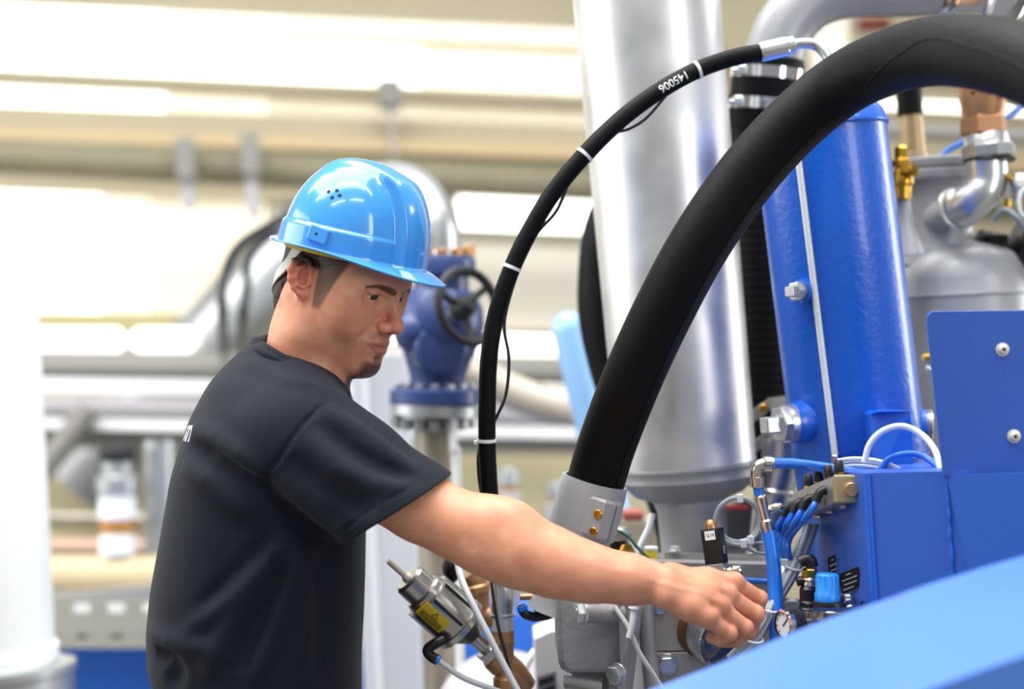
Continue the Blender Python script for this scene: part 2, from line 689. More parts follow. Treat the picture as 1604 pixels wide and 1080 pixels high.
# lower half of the far side
slab('trim_10', mat('olive_bar', '9C9468', .6), 488, 500, 514, 522, 40, 420, c=7.2, t=.08)
lamp = thing('light_tube', WP(180, 535, 7.0), 'long white strip lamp glowing behind the shoulder of the man', 'lamp')
for x0_, x1_ in ((-60, 196), (206, 305)):
    obj('tube', MB().cyl(WP(x0_, 533, 7.0), WP(x1_, 533, 7.0), .052, n=18, bev=.03), M_PANE, lamp)
obj('holder', MB().box(WP(201, 540, 7.0), dx * .02, WN * .03, ZU * .06, .004), M_LILAC, lamp)
lamp2 = thing('light_tube', WP(850, 612, 7.0), 'short glowing strip lamp between the slim hose and steel column', 'lamp')
obj('tube', MB().cyl(WP(800, 610, 7.0), WP(878, 614, 7.0), .036, n=18, bev=.02), M_PANE, lamp2)
lamp3 = thing('light_tube', WP(700, 535, 7.0), 'glowing strip lamp behind the blue valve', 'lamp')
obj('tube', MB().cyl(WP(590, 536, 7.0), WP(880, 546, 7.0), .055, n=18, bev=.03), M_PANE, lamp3)
slab('wall_lower', mat('lower_wall', 'CDC3A0', .8), 556, 566, 1160, 1180, c=7.6, t=.1)
obj('grey_main', MB().cyl(WP(-160, 572, 6.8), WP(1760, 588, 6.8), .072, n=22), M_GRYB, None, label='dark grey pipe running level behind the shoulder of the man', cat='pipe')
obj('white_rail', MB().box(WP(600, 612, 6.4), (WP(1500, 628, 6.4) - WP(-200, 603, 6.4)) / 2, WN * .04, ZU * .029, .004), M_WHT, None, label='upper white rail behind the shoulder of the man', cat='rail', group='white rails across the hall')
obj('lilac_main', MB().cyl(WP(-160, 640, 6.6), WP(1760, 668, 6.6), .062, n=22), M_LILAC, None, label='lilac grey pipe between the two white rails', cat='pipe')
obj('white_rail', MB().box(WP(600, 674, 6.4), (WP(1500, 696, 6.4) - WP(-200, 665, 6.4)) / 2, WN * .04, ZU * .022, .004), M_WHT, None, label='lower white rail behind the shoulder of the man', cat='rail', group='white rails across the hall')
obj('grey_beam', MB().box(WP(600, 694, 6.5), (WP(1500, 712, 6.5) - WP(-200, 686, 6.5)) / 2, WN * .04, ZU * .040, .004), M_GRYB, None, label='grey beam just under the lower white rail', cat='beam')
for y_, m_, h_, lb in ((812, M_STL, .030, 'upper tan pipe behind the back of the man'), (856, mat('pinkish_pipe', 'C2A58F', .5), .034, 'lower pinkish pipe behind the back of the man')):
    obj('service_pipe', MB().cyl(WP(-100, y_, 6.0), WP(640, y_ + 3, 6.0), h_, n=16), m_, None, label=lb, cat='pipe', group='service pipes low on the left')
obj('brace', MB().cyl(WP(60, 745, 6.3), WP(140, 640, 6.3), .05, n=14), M_GRYB, None, label='slanting grey brace low at the left edge', cat='brace')
# equipment at the lower left
HV = thing('hall_valve', WP(184, 885, 4.6), 'blurred chrome and brass valve standing behind the back of the man', 'valve')
for nm, m_, y0, y1, r_ in (('cap', M_DARK, 702, 722, 27), ('bonnet', M_SLV, 722, 745, 23), ('collar', M_SLV, 745, 775, 32), ('body', M_WHT, 775, 815, 28), ('brass_ring', mat('orange_brass', 'C08A4A', .4, .5), 815, 836, 27), ('foot', M_WHT, 836, 871, 26)):
    obj(nm, MB().cyl(WP(184, y1, 4.6), WP(184, y0, 4.6), px(r_, 4.6), n=26, bev=.006), m_, HV)
obj('hall_pipe', MB().cyl(WP(252, 871, 4.7), WP(250, 690, 4.7), px(24, 4.7), n=24), M_SLV, None, label='upright silver pipe close behind the back of the man', cat='pipe')
TK = thing('tan_barrel', WP(160, 935, 4.5), 'rounded tan and grey barrel lying above the perforated rail', 'barrel')
obj('shell', MB().cyl(WP(-80, 905, 4.6), WP(560, 908, 4.6), px(34, 4.6), n=30), M_TAN, TK)
obj('lower_band', MB().box(WP(240, 928, 4.5), dx * .66, WN * .04, ZU * .018, .004), M_GRYB, TK)
PR = thing('perforated_rail', WP(160, 1016, 4.0), 'perforated steel rail with slots at the lower left', 'rail')
M_RAIL = mat('rail_steel', 'BDBDB2', .45, .5)


def rail(x0, x1, y0, y1, nm):
    q = [WP(x0, y0, 4.0), WP(x1, y0, 4.0), WP(x1, y1, 4.0), WP(x0, y1, 4.0)]
    obj(nm, MB().prism(q, WN * .01), M_RAIL, PR)


rail(20, 640, 934, 946, 'top_strip')
rail(20, 640, 960, 993, 'middle_strip')
rail(20, 640, 1003, 1016, 'bottom_strip')
xs = [30, 74, 84, 115, 141, 169, 195, 223, 248, 277, 303, 331, 640]
for i in range(0, len(xs) - 1, 2):
    rail(xs[i] if i else 20, xs[i + 1] if i + 1 < len(xs) else 640, 945, 961, 'web')
xs = [20, 62, 78, 120, 138, 174, 192, 230, 248, 640]
for i in range(0, len(xs) - 1, 2):
    rail(xs[i], xs[i + 1], 992, 1004, 'web')
obj('backing', MB().prism([WP(20, 936, 4.08), WP(640, 936, 4.08), WP(640, 975, 4.08), WP(20, 975, 4.08)], WN * .02), M_WHT, PR)
obj('rear_tray', MB().prism([WP(20, 976, 4.08), WP(640, 976, 4.08), WP(640, 1014, 4.08), WP(20, 1014, 4.08)], WN * .02), M_GRYB, PR)
q = [WP(20, 1022, 4.14), WP(1000, 1018, 4.14), WP(1000, 1018, 4.6), WP(20, 1018, 4.6)]
z_ = q[0].z
q[2].z = q[3].z = q[1].z = z_
obj('blue_cabinet', MB().prism(q, ZU * -(z_ - .001)), M_BLUEB, None, label='blue cabinet under the perforated rail at the lower left', cat='cabinet')
# white post at the left edge on its steel drum
WPt = thing('white_post', WP(10, 1038, 3.0), 'thick white post at the left edge of the hall', 'post')
p0_, p1_ = P(-55, 1036, 3.0), P(-86, 380, 3.0)
obj('shaft', MB().cyl(p0_, p1_, px(136, 3.0), n=40, bev=.02), M_WHT, WPt)
obj('foot_ring', MB().cyl(P(-55, 1037, 3.0), P(-55, 1012, 3.0), px(141, 3.0), n=40, bev=.004), M_WHT, WPt)
DRM = obj('steel_drum', MB().lathe(P(-22, 1042, 3.0), -ZU, [(px(120, 3), 0), (px(136, 3), .004), (px(136, 3), .02), (px(132, 3), .024), (px(132, 3), P(-22, 1042, 3.0).z - .002)], 44), M_SLV, None, label='round steel drum under the white post at the lower left', cat='drum')
# white post behind the man
WB = thing('white_pillar', (P(612, 1100, 3.5).x, P(612, 1100, 3.5).y, 0), 'pale lilac white pillar behind the chest of the man', 'pillar')
pc_ = P(606, 800, 3.5)
obj('shaft', MB().box((pc_.x, pc_.y, .8), XR * px(44, 3.5), Vector((0, .06, 0)), ZU * .8, .006), mat('pillar_white', 'D4D8E2', .5), WB)
obj('edge_strip', MB().box((P(583, 800, 3.44).x, P(583, 800, 3.44).y, .8), XR * px(5, 3.4), Vector((0, .01, 0)), ZU * .8, .002), M_WHT, WB)
# goose-neck pipe behind the hard hat
GN = thing('gooseneck_pipe', P(665, 415, 2.85), 'silver gooseneck pipe bending behind the hard hat', 'pipe')
gp = spline([P(*q) for q in [(668, 402, 2.85), (664, 355, 2.86), (640, 314, 2.92), (600, 305, 3.05), (555, 320, 3.4), (525, 335, 4.2), (505, 345, 5.4), (490, 365, 7.1)]], 10)
obj('tube', MB().tube(gp, .067, 40), M_SLV, GN)
obj('diagonal_duct', MB().tube(spline([WP(*q) for q in [(505, 350, 7.25), (440, 418, 7.25), (345, 520, 7.25), (225, 650, 7.25), (120, 765, 7.25)]], 6), px(62, 7.25), 36), M_SLV, None, label='wide silver duct slanting down to the left behind the man', cat='duct')
obj('weld_ring', MB().lathe(P(669, 404, 2.85), XU, [(px(53, 2.85), 0), (px(57, 2.85), .004), (px(53, 2.85), .010)], 36, caps=False), M_SLV, GN)
# blurred hose loop left of the helmet
TBb = lambda name, pts, rp, m, **kw: obj(name, MB().tube(spline([P(*q) for q in pts], 8), px(rp, pts[0][2]), 12), m, None, **kw)
TBb('hall_hose', [(462, 340, 4.6), (425, 352, 4.6), (375, 385, 4.6), (352, 430, 4.6), (348, 490, 4.6), (350, 540, 5.6), (352, 560, 6.6)], 8, M_DARK, label='outer dark hose loop left of the hard hat', cat='hose', group='dark hose loops left of the hard hat')
TBb('hall_hose', [(455, 362, 4.7), (420, 372, 4.7), (392, 400, 4.7), (386, 450, 4.7), (380, 500, 4.7), (378, 540, 5.6), (378, 560, 6.6)], 7, M_DARK, label='inner dark hose loop left of the hard hat', cat='hose', group='dark hose loops left of the hard hat')

# blue gate valve with handwheel
GV = thing('gate_valve', P(682, 652, 2.78), 'dark blue gate valve with a black handwheel behind the face', 'valve')
GD = 2.78
vlat = lambda nm, x, y0, y1, prof, m, n=40: obj(nm, MB().lathe(P(x[0], y0, GD), P(x[1], y1, GD) - P(x[0], y0, GD), [(px(r_, GD), (P(x[1], y1, GD) - P(x[0], y0, GD)).length * t) for r_, t in prof], n), m, GV)
vlat('bonnet_flange', (692, 691), 436, 402, [(46, 0), (54, .15), (54, .75), (50, 1)], M_VALB)
vlat('bonnet_neck', (690, 692), 480, 434, [(50, 0), (44, .5), (42, 1)], M_VALB)
for k in range(7):
    t = math.pi * (k / 6)
    q = P(692 + 44 * math.cos(t), 400 + 5 * math.sin(t), GD - .05 * math.sin(t))
    obj('bronze_nut', MB().hexn(q, XU, px(9, GD), px(15, GD)), mat('bronze_nut', 'B98B58', .4, .6) if k == 0 else bpy.data.materials['bronze_nut'], GV)
vlat('body', (684, 692), 612, 455, [(44, 0), (43, .12), (52, .30), (66, .52), (70, .68), (66, .84), (52, 1)], M_VALB)
obj('side_lobe', MB().sphere(P(650, 520, 2.74), px(34, GD), 24, 16), M_VALB, GV)
obj('side_cover', MB().lathe(P(690, 545, 2.72), XB * .9 + XR * .2, [(px(46, GD), -.03), (px(42, GD), .005), (px(36, GD), .012), (px(14, GD), .016)], 30), M_VALB, GV)
vlat('blue_flange', (682, 682), 634, 608, [(70, 0), (72, .1), (72, .85), (66, 1)], M_VALB)
vlat('grey_flange', (681, 682), 652, 634, [(66, 0), (71, .1), (71, 1)], M_SLV)
for k in range(9):
    t = math.pi * k / 8
    q = P(681 + 60 * math.cos(t), 652 + 7 * math.sin(t), GD - .06 * math.sin(t))
    obj('flange_nut', MB().hexn(q, -XU, px(10, GD), px(17, GD)), M_SLV, GV)
    if 0 < k < 8:
        obj('stud', MB().hexn(P(681 + 60 * math.cos(t), 606 + 6 * math.sin(t), GD - .06 * math.sin(t)), XU, px(8, GD), px(9, GD)), M_SLV, GV)
# handwheel
hc = P(733, 480, 2.62)
hn_ = (XB * .72 + XR * .62 + XU * .18).normalized()
a, b_, d = basis(hn_)
Rw = px(58, 2.62)
hw = obj('handwheel', MB().tube([hc + (a * math.cos(t) + b_ * math.sin(t)) * Rw for t in [2 * math.pi * k / 48 for k in range(48)]], px(7.5, 2.62), 14, closed=True), M_DARK, GV)
for k in range(3):
    t = R(35 + 120 * k)
    e_ = hc + (a * math.cos(t) + b_ * math.sin(t)) * Rw
    obj('spoke', MB().tube(spline([hc - d * .012, (hc * .5 + e_ * .5) - d * .012, e_], 6), px(6, 2.62), 10), M_DARK, hw)
obj('hub', MB().lathe(hc - d * .03, d, [(px(18, 2.62), 0), (px(20, 2.62), .01), (px(17, 2.62), .03), (px(10, 2.62), .034), (px(9, 2.62), .045)], 20), M_DARK, hw)
obj('spindle', MB().cyl(P(700, 500, 2.75), hc - d * .02, px(10, 2.7), n=16), M_SLV, GV)
VP = thing('riser_pipe', (P(686, 1100, GD).x, P(686, 1100, GD).y, 0), 'worn steel riser pipe standing under the blue gate valve', 'pipe')
obj('pipe', MB().cyl(P(681, 655, GD), Vector((P(690, 1100, GD).x, P(690, 1100, GD).y, 0)), px(33, GD), n=36), M_STL, VP)
obj('stud_bolt', MB().cyl(P(710, 655, 2.72), P(711, 705, 2.72), px(6, 2.72), n=12), M_WHT, VP)
obj('conduit', MB().cyl(P(714, 700, 2.73), P(722, 1150, 2.73), px(7, 2.73), n=12), M_WHT, VP)
# light blue leaning post and grey diagonal pipe
LB = thing('light_blue_post', P(960, 790, 3.3), 'pale blue rounded post leaning behind the hoses', 'post')
q0, q1 = P(985, 900, 3.3), P(888, 505, 3.3)
q0 = q0 + (q0 - q1) * (q0.z / (q1.z - q0.z))
obj('shaft', MB().lathe(q0, q1 - q0, [(px(27, 3.3), 0), (px(27, 3.3), (q1 - q0).length - .02), (px(24, 3.3), (q1 - q0).length), (px(15, 3.3), (q1 - q0).length + .018), (.0005, (q1 - q0).length + .024)], 30), mat('pale_blue', '8FC0F2', .25, coat=.5), LB)
obj('grey_diagonal_pipe', MB().tube(spline([P(*q) for q in [(600, 566, 3.55), (690, 575, 3.85), (745, 588, 3.9), (830, 625, 3.9), (960, 655, 3.9), (1080, 670, 3.9)]], 8), px(27, 3.9), 20), mat('warm_grey_pipe', 'BDB3A6', .5), None, label='warm grey pipe slanting down behind the slim hose', cat='pipe')
# capped fittings in the yellow background
for k, (x, y, sc_, lb) in enumerate(((797, 735, 1.0, 'blurred capped fitting just right of the slim hose'), (872, 756, .9, 'blurred capped fitting just left of the split clamp'))):
    cf_ = thing('capped_fitting', Vector((WP(x, y, 4.3).x, WP(x, y, 4.3).y, z_)), lb, 'fitting', 'capped fittings in the background')
    for nm, m_, a0, a1, r_ in (('cap', M_SLV, 0, 26, 17), ('orange_ring', bpy.data.materials['orange_brass'], 26, 36, 13), ('body', M_LILAC, 36, 70, 20), ('stem', M_STL, 70, 190, 15)):
        w1_ = WP(x, y + a1 * sc_, 4.3)
        obj(nm, MB().cyl(Vector((w1_.x, w1_.y, z_)) if nm == 'stem' else w1_, WP(x, y + a0 * sc_, 4.3), px(r_ * sc_, 4.3), n=20, bev=.004), m_, cf_)
obj('red_hall_pipe', MB().cyl(WP(1345, 40, 6.6), WP(1392, 38, 6.6), .035, n=14), mat('dark_red', '6A241C', .5), None, label='short dark red pipe under the duct at the top right', cat='pipe')
obj('cream_hall_column', MB().box(WP(1298, 60, 6.8), dx * .09, WN * .05, ZU * .20, .01), M_CREAM, None, label='cream block behind the duct bend at the top right', cat='block')
obj('right_main', MB().cyl(WP(1050, 188, 5.6), WP(1760, 222, 5.6), .034, n=18), M_GRYB, None, label='grey pipe crossing behind the bronze valve at the right', cat='pipe')
# things low behind the bronze valve
DT = thing('pale_tank', P(780, 1150, 2.55), 'pale grey domed tank behind the bronze valve at the bottom', 'tank')
obj('dome', MB().sphere(P(790, 1120, 2.6), px(108, 2.6), 36, 20, (1, 1, .92)), M_LILAC, DT)
obj('skirt', MB().cyl(P(790, 1120, 2.6), Vector((P(790, 1120, 2.6).x, P(790, 1120, 2.6).y, 0)), px(107, 2.6), n=36), M_LILAC, DT)
obj('white_strap', MB().tube(spline([P(*q) for q in [(818, 1085, 2.40), (822, 1050, 2.40), (836, 1024, 2.40), (850, 1010, 2.42)]], 8), px(6, 2.4), 10), M_WHT, DT)
GB = thing('grey_cabinet', (P(860, 1100, 2.25).x, P(860, 1100, 2.25).y, 0), 'light grey cabinet with a dark nameplate beside the casting', 'cabinet')
gq = [P(*q) for q in [(836, 1000, 2.25), (862, 988, 2.25), (960, 986, 2.25), (960, 1130, 2.25), (840, 1130, 2.25)]]
obj('door', MB().prism(gq, -XB * .10, .003), mat('light_grey_panel', 'C9C9CC', .5), GB)
obj('body', MB().box(Vector((P(900, 1100, 2.31).x, P(900, 1100, 2.31).y, .45)), XR * px(58, 2.3), Vector((0, .05, 0)), ZU * .45), bpy.data.materials['light_grey_panel'], GB)
np_ = obj('nameplate', MB().prism([P(*q) for q in [(842, 1061, 2.245), (871, 1052, 2.245), (872, 1090, 2.245), (843, 1098, 2.245)]], XB * .002), mat('plate_grey', '8B8D90', .4, .5), GB)
obj('nameplate_field', MB().prism([P(*q) for q in [(844, 1066, 2.242), (868, 1058, 2.242), (868, 1068, 2.242), (844, 1076, 2.242)]], XB * .001), M_DARK, np_)
obj('nameplate_field', MB().prism([P(*q) for q in [(846, 1081, 2.242), (869, 1074, 2.242), (869, 1090, 2.242), (846, 1096, 2.242)]], XB * .001), M_DARK, np_)

# ================================================================== the worker
TH, PH = R(25.5), R(23)
HF0 = Vector((math.cos(TH), -math.sin(TH), 0))
HL = Vector((math.sin(TH), math.cos(TH), 0))
HF = HF0 * math.cos(PH) - ZU * math.sin(PH)
HU = ZU * math.cos(PH) + HF0 * math.sin(PH)
HO = P(632, 512, 1.86) - HF * 0.12 + HU * 0.018
HM = [[HF[i], HL[i], HU[i]] for i in range(3)]


def hp(x, y, z):
    return HO + HF * x + HL * y + HU * z


def hloc(v):
    return (np.asarray(v) - np.array(tuple(HO))) @ np.array(HM)


def hrot(ax, deg):
    return np.array(HM) @ np.array(Matrix.Rotation(R(deg), 3, ax))


body = Solid()
b = body
# skull and face masses
b.ell(hp(.010, 0, .052), (.0795, .0725, .087), HM)
b.ell(hp(.032, 0, .042), (.066, .064, .052), HM, .02)
b.ell(hp(.032, 0, -.012), (.062, .061, .078), HM, .02)
for sgn in (-1, 1):
    b.cone(hp(.023, sgn * .0505, -.060), hp(.072, sgn * .019, -.0800), .0165, .0150, .024)      # jaw
    b.cone(hp(.010, sgn * .056, -.01), hp(.023, sgn * .0505, -.060), .016, .0165, .024)
    b.ell(hp(.055, sgn * .044, -.008), (.024, .013, .018), hrot('Z', sgn * 40), .035)
    b.ell(hp(.040, sgn * .050, .018), (.034, .016, .032), hrot('Z', sgn * 18), .025)          # cheekbone
b.ell(hp(.0695, 0, -.052), (.031, .034, .030), HM, .018)        # muzzle
b.ell(hp(.084, 0, -.0825), (.0150, .020, .0145), HM, .014)      # chin
b.cone(hp(.076, -.013, -.0865), hp(.076, .013, -.0865), .012, .012, .012)
b.cone(hp(.072, -.043, .026), hp(.0825, -.014, .029), .0105, .0125, .016)     # brow ridge
b.cone(hp(.072, .043, .026), hp(.0825, .014, .029), .0105, .0125, .016)
b.cone(hp(.079, 0, .035), hp(.079, 0, .06), .016, .016, .02)
for sgn in (-1, 1):
    b.ell(hp(.090, sgn * .034, .009), (.0165, .0165, .0115), HM, .011, 's')     # eye sockets
    b.ell(hp(.048, sgn * .040, -.034), (.026, .016, .024), hrot('Z', sgn * 30), .03)
# nose
b.cone(hp(.0855, 0, .020), hp(.1085, 0, -.018), .0078, .0082, .009)
b.ell(hp(.1085, 0, -.0225), (.0115, .0100, .0094), HM, .006)
for sgn in (-1, 1):
    b.ell(hp(.0970, sgn * .0122, -.0272), (.0115, .0068, .0080), hrot('Z', -sgn * 14), .005)
    b.ell(hp(.1035, sgn * .0060, -.0338), (.0062, .0030, .0034), hrot('Z', -sgn * 18), .003, 's')
    b.ridge([hp(.0965, sgn * .0190, -.020), hp(.0925, sgn * .0200, -.027), hp(.093, sgn * .0175, -.034)], .0030, -.0018)
b.cone(hp(.0975, 0, -.0335), hp(.1045, 0, -.0312), .003, .0032, .004)
# lips
for sgn in (-1, 1):
    b.chain([hp(.0975, 0, -.0480), hp(.0955, sgn * .009, -.0476), hp(.0865, sgn * .020, -.0492), hp(.0745, sgn * .0275, -.0505)], [.0048, .0046, .0034, .0012], .005)
    b.chain([hp(.0955, 0, -.0590), hp(.0935, sgn * .009, -.0584), hp(.0855, sgn * .019, -.0548), hp(.0750, sgn * .0265, -.0518)], [.0062, .0056, .0036, .0012], .005)
    b.ridge([hp(.094, sgn * .021, -.022), hp(.087, sgn * .031, -.036), hp(.079, sgn * .036, -.050)], .0050, -.0020)   # nasolabial fold
b.ridge([hp(.0765, -.0290, -.0508), hp(.0893, -.020, -.0518), hp(.0990, -.009, -.0527), hp(.1015, 0, -.0535), hp(.0990, .009, -.0527), hp(.0893, .020, -.0518), hp(.0765, .0290, -.0508)], .0023, -.0024)
b.ridge([hp(0.0945, -.012, -.068), hp(0.0975, 0, -.068), hp(0.0945, .012, -.068)], .006, -.0022)
b.ridge([hp(0.1025, 0, -.034), hp(0.1045, 0, -.042)], .003, -.0008)
# eyelids
EYE = {}
for sgn in (-1, 1):
    ec = hp(.0765, sgn * .0308, .0112)
    EYE[sgn] = ec
    b.ell(ec, (.0136, .0142, .0136), HM, .0075)
    b.ell(hp(.0895, sgn * .0315, .0084), (.0112, .0138, .0034), hrot('X', sgn * -7), .0012, 's')
    b.ridge([hp(.087, sgn * .019, .0165), hp(.0915, sgn * .031, .0190), hp(.082, sgn * .045, .0160)], .0022, -.0014)
b.ridge([b.hit(594, 492), b.hit(588, 503), b.hit(589, 513), b.hit(597, 518)], .0032, -.0019)
b.ridge([b.hit(587, 506), b.hit(578, 518), b.hit(569, 534)], .0042, -.0016)
# ears
for sgn in (-1, 1):
    eu = HU * math.cos(R(14)) - HF * math.sin(R(14))
    ef = HF * math.cos(R(14)) + HU * math.sin(R(14))
    eo = HL * sgn

    def ep(f, u, o, eu=eu, ef=ef, eo=eo, sgn=sgn):
        return hp(.006, sgn * .0700, .004) + ef * f * .80 + eu * u * .80 + eo * (o + (.0 if f > 0 else -f * .45))
    rim = [ep(.011, .006, .004), ep(.0135, .018, .006), ep(.008, .028, .0075), ep(-.003, .0315, .008), ep(-.013, .026, .008), ep(-.0175, .013, .008), ep(-.0165, -.002, .0078), ep(-.012, -.015, .007), ep(-.005, -.024, .006)]
    em = np.array([[ef[i], eo[i], eu[i]] for i in range(3)])
    em2 = em @ np.array(Matrix.Rotation(R(-24 * 1), 3, 'Z'))
    b.ell(ep(-.002, .003, .0015), (.0155, .0042, .0275), em2, .005)
    b.chain(rim, [.0034, .0036, .0038, .0040, .0040, .0040, .0038, .0036, .0036], .003)
    b.chain([ep(.001, .020, .0065), ep(-.0075, .014, .0078), ep(-.0090, .002, .0085), ep(-.005, -.010, .0082), ep(.003, -.013, .0075)], [.0026, .003, .0032, .0032, .003], .003)
    b.ell(ep(.001, -.0245, .0050), (.0062, .0036, .0066), em, .004)                # lobe
    b.ell(ep(.0105, -.004, .0055), (.0045, .0035, .0065), em, .004)              # tragus
    b.ell(ep(.002, -.001, .0095), (.0056, .0060, .0080), em, .003, 's')            # concha
    b.ell(ep(.004, .012, .0085), (.0045, .0035, .0050), em, .003, 's')
# neck
NB = P(474, 600, 1.90)
b.chain([hp(-.012, 0, -.005), P(490, 530, 1.892), P(471, 598, 1.900), P(452, 655, 1.91)], [.054, .0515, .0500, .070], .02)
b.cone(hp(-.016, -.054, -.028), P(508, 606, 1.852), .0135, .0110, .014)       # neck muscle, near side
b.cone(hp(-.016, .054, -.028), P(512, 610, 1.93), .0135, .0110, .014)
b.cone(hp(.048, 0, -.078), P(505, 588, 1.888), .018, .022, .02)
# trunk under the shirt
b.chain([P(432, 700, 1.92), P(415, 780, 1.93), P(400, 950, 1.93), P(405, 1180, 1.93)], [.085, .100, .105, .11], .05)
b.chain([P(450, 655, 1.91), P(476, 694, 1.80)], [.066, .056], .05)
b.chain([P(450, 655, 1.95), P(455, 692, 2.07)], [.066, .056], .05)
# right arm, reaching
b.chain([P(476, 694, 1.79), P(560, 742, 1.765), P(662, 796, 1.75), P(718, 824, 1.742)], [.056, .046, .0385, .0370], .02)
b.chain([P(718, 824, 1.742), P(768, 846, 1.735), P(816, 863, 1.73), P(872, 884, 1.725), P(926, 899, 1.72), P(985, 908, 1.718), P(1036, 915, 1.716)], [.0370, .0405, .0415, .0365, .0305, .0260, .0235], .02)
b.ell(P(775, 812, 1.725), (.036, .022, .020), None, .03)        # forearm muscle by the elbow
b.ridge([P(722, 832, 1.700), P(738, 848, 1.697), P(748, 862, 1.700)], .010, -.0010)   # crease of the elbow
# right hand: palm, four curled fingers, thumb
WR = P(1036, 915, 1.716)
kn = [P(1149, 915, 1.757), P(1139, 935, 1.735), P(1126, 953, 1.716), P(1108, 970, 1.702)]
for q, (wx, wy, wd_), r0, r1 in zip(kn, [(1052, 910, 1.735), (1050, 918, 1.722), (1048, 925, 1.710), (1046, 934, 1.703)], [.0165, .017, .0165, .0155], [.0125, .0128, .0122, .0112]):
    b.chain([P(wx, wy, wd_), (P(wx, wy, wd_) * .45 + q * .55) + HU * .001, q], [r0, (r0 + r1) * .52, r1], .012)
b.ell(P(1088, 938, 1.735), (.036, .022, .017), None, .02)
fing = [
    [kn[0], P(1189, 938, 1.772), P(1186, 966, 1.780), P(1170, 985, 1.782)],
    [kn[1], P(1184, 962, 1.745), P(1176, 990, 1.760), P(1156, 1000, 1.770)],
    [kn[2], P(1167, 984, 1.723), P(1154, 1004, 1.740), P(1136, 1006, 1.755)],
    [kn[3], P(1143, 993, 1.709), P(1130, 1004, 1.725), P(1114, 1000, 1.740)]]
for fpts, rs in zip(fing, [[.0118, .0094, .0083, .0072], [.0121, .0096, .0084, .0073], [.0116, .0092, .0081, .0071], [.0106, .0083, .0074, .0065]]):
    b.chain(fpts, rs, .0035)
    b.ell(fpts[0] + XB * .004 + ZU * .004, (.0096, .0096, .0088), None, .009)
    b.ell(fpts[1], (rs[1] * 1.01,) * 3, None, .004)
for a_, c_ in zip(kn[:-1], kn[1:]):          # hollows between the knuckles
    m_ = (a_ + c_) / 2 + XR * .004 + XB * .011 + ZU * .009
    b.ridge([m_ - XR * .012 + ZU * .002, m_, m_ + XR * .010 - ZU * .006], .0045, -.0020)
for q, w0 in zip(kn[:3], [(1062, 898, 1.715), (1062, 908, 1.700), (1060, 918, 1.692)]):     # tendons
    b.ridge([P(*w0), (P(*w0) + q + XB * .014 + ZU * .01) / 2, q + XB * .011 + ZU * .008], .0035, .0010)
b.chain([P(1050, 903, 1.745), P(1092, 912, 1.785), P(1132, 938, 1.805), P(1156, 966, 1.800)], [.016, .0150, .0112, .0088], .012)
b.ridge([P(1005, 905, 1.688), P(1040, 915, 1.690), P(1085, 930, 1.690)], .003, .0007)
b.ridge([P(880, 868, 1.690), P(950, 893, 1.692), P(1010, 900, 1.692)], .0035, .0008)
# left arm hanging on the far side
LS = P(455, 692, 2.07)
b.chain([LS, LS + Vector((-.03, .03, -.29)), LS + Vector((.03, .02, -.53))], [.055, .042, .026], .02)
lw = LS + Vector((.03, .02, -.53))
b.ell(lw + Vector((.012, 0, -.055)), (.036, .016, .048), None, .015)
for i in range(4):
    k0 = lw + Vector((.040 - .020 * i, 0, -.092 - (.004 if i in (1, 2) else 0)))
    b.chain([k0, k0 + Vector((.004, -.006, -.036)), k0 + Vector((.004, -.018, -.058)), k0 + Vector((.004, -.03, -.072 + .004 * abs(i - 1)))], [.0102, .0095, .0085, .0075], .003)
b.chain([lw + Vector((.03, -.004, -.02)), lw + Vector((.055, -.012, -.055)), lw + Vector((.058, -.024, -.085))], [.014, .011, .0085], .01)

# ---- skin with painted-in beard, lips and flush (three point attributes)
SKIN = mat('skin', 'D39C80', .48, sss=.12)
nt = SKIN.node_tree
pb = nt.nodes['Principled BSDF']


def N(t, **kw):
    n = nt.nodes.new(t)
    for k, v in kw.items():
        setattr(n, k, v)
    return n


at = N('ShaderNodeAttribute', attribute_name='paint')
sp = N('ShaderNodeSeparateColor')
nt.links.new(at.outputs['Color'], sp.inputs[0])
tc = N('ShaderNodeTexCoord')
n1 = N('ShaderNodeTexNoise')
n1.inputs['Scale'].default_value = 55
n1.inputs['Detail'].default_value = 4
nt.links.new(tc.outputs['Object'], n1.inputs['Vector'])
rp = N('ShaderNodeValToRGB')
rp.color_ramp.elements[0].position, rp.color_ramp.elements[1].position = .3, .72
rp.color_ramp.elements[0].color = (*lin('D08B6B'), 1)
rp.color_ramp.elements[1].color = (*lin('DC9E7D'), 1)
nt.links.new(n1.outputs['Fac'], rp.inputs[0])


def mixc(fac, a, col):
    m = N('ShaderNodeMix', data_type='RGBA')
    nt.links.new(fac, m.inputs['Factor'])
    nt.links.new(a, m.inputs['A'])
    m.inputs['B'].default_value = (*lin(col), 1)
    return m.outputs['Result']


c1 = mixc(sp.outputs['Blue'], rp.outputs[0], 'CB6450')
c2 = mixc(sp.outputs['Green'], c1, 'B86F60')
n2 = N('ShaderNodeTexNoise')
n2.inputs['Scale'].default_value = 620
n2.inputs['Detail'].default_value = 2
nt.links.new(tc.outputs['Object'], n2.inputs['Vector'])
mm = N('ShaderNodeMath', operation='MULTIPLY_ADD')
nt.links.new(n2.outputs['Fac'], mm.inputs[0])
mm.inputs[1].default_value = 1.5
mm.inputs[2].default_value = -.75
m2 = N('ShaderNodeMath', operation='MULTIPLY')
nt.links.new(mm.outputs[0], m2.inputs[0])
m3 = N('ShaderNodeMath', operation='ADD', use_clamp=True)
mv = N('ShaderNodeMath', operation='SUBTRACT')      # noise only where there is beard, none in full hair
mv.inputs[0].default_value = 1.25
nt.links.new(sp.outputs['Red'], mv.inputs[1])
mw = N('ShaderNodeMath', operation='MULTIPLY')
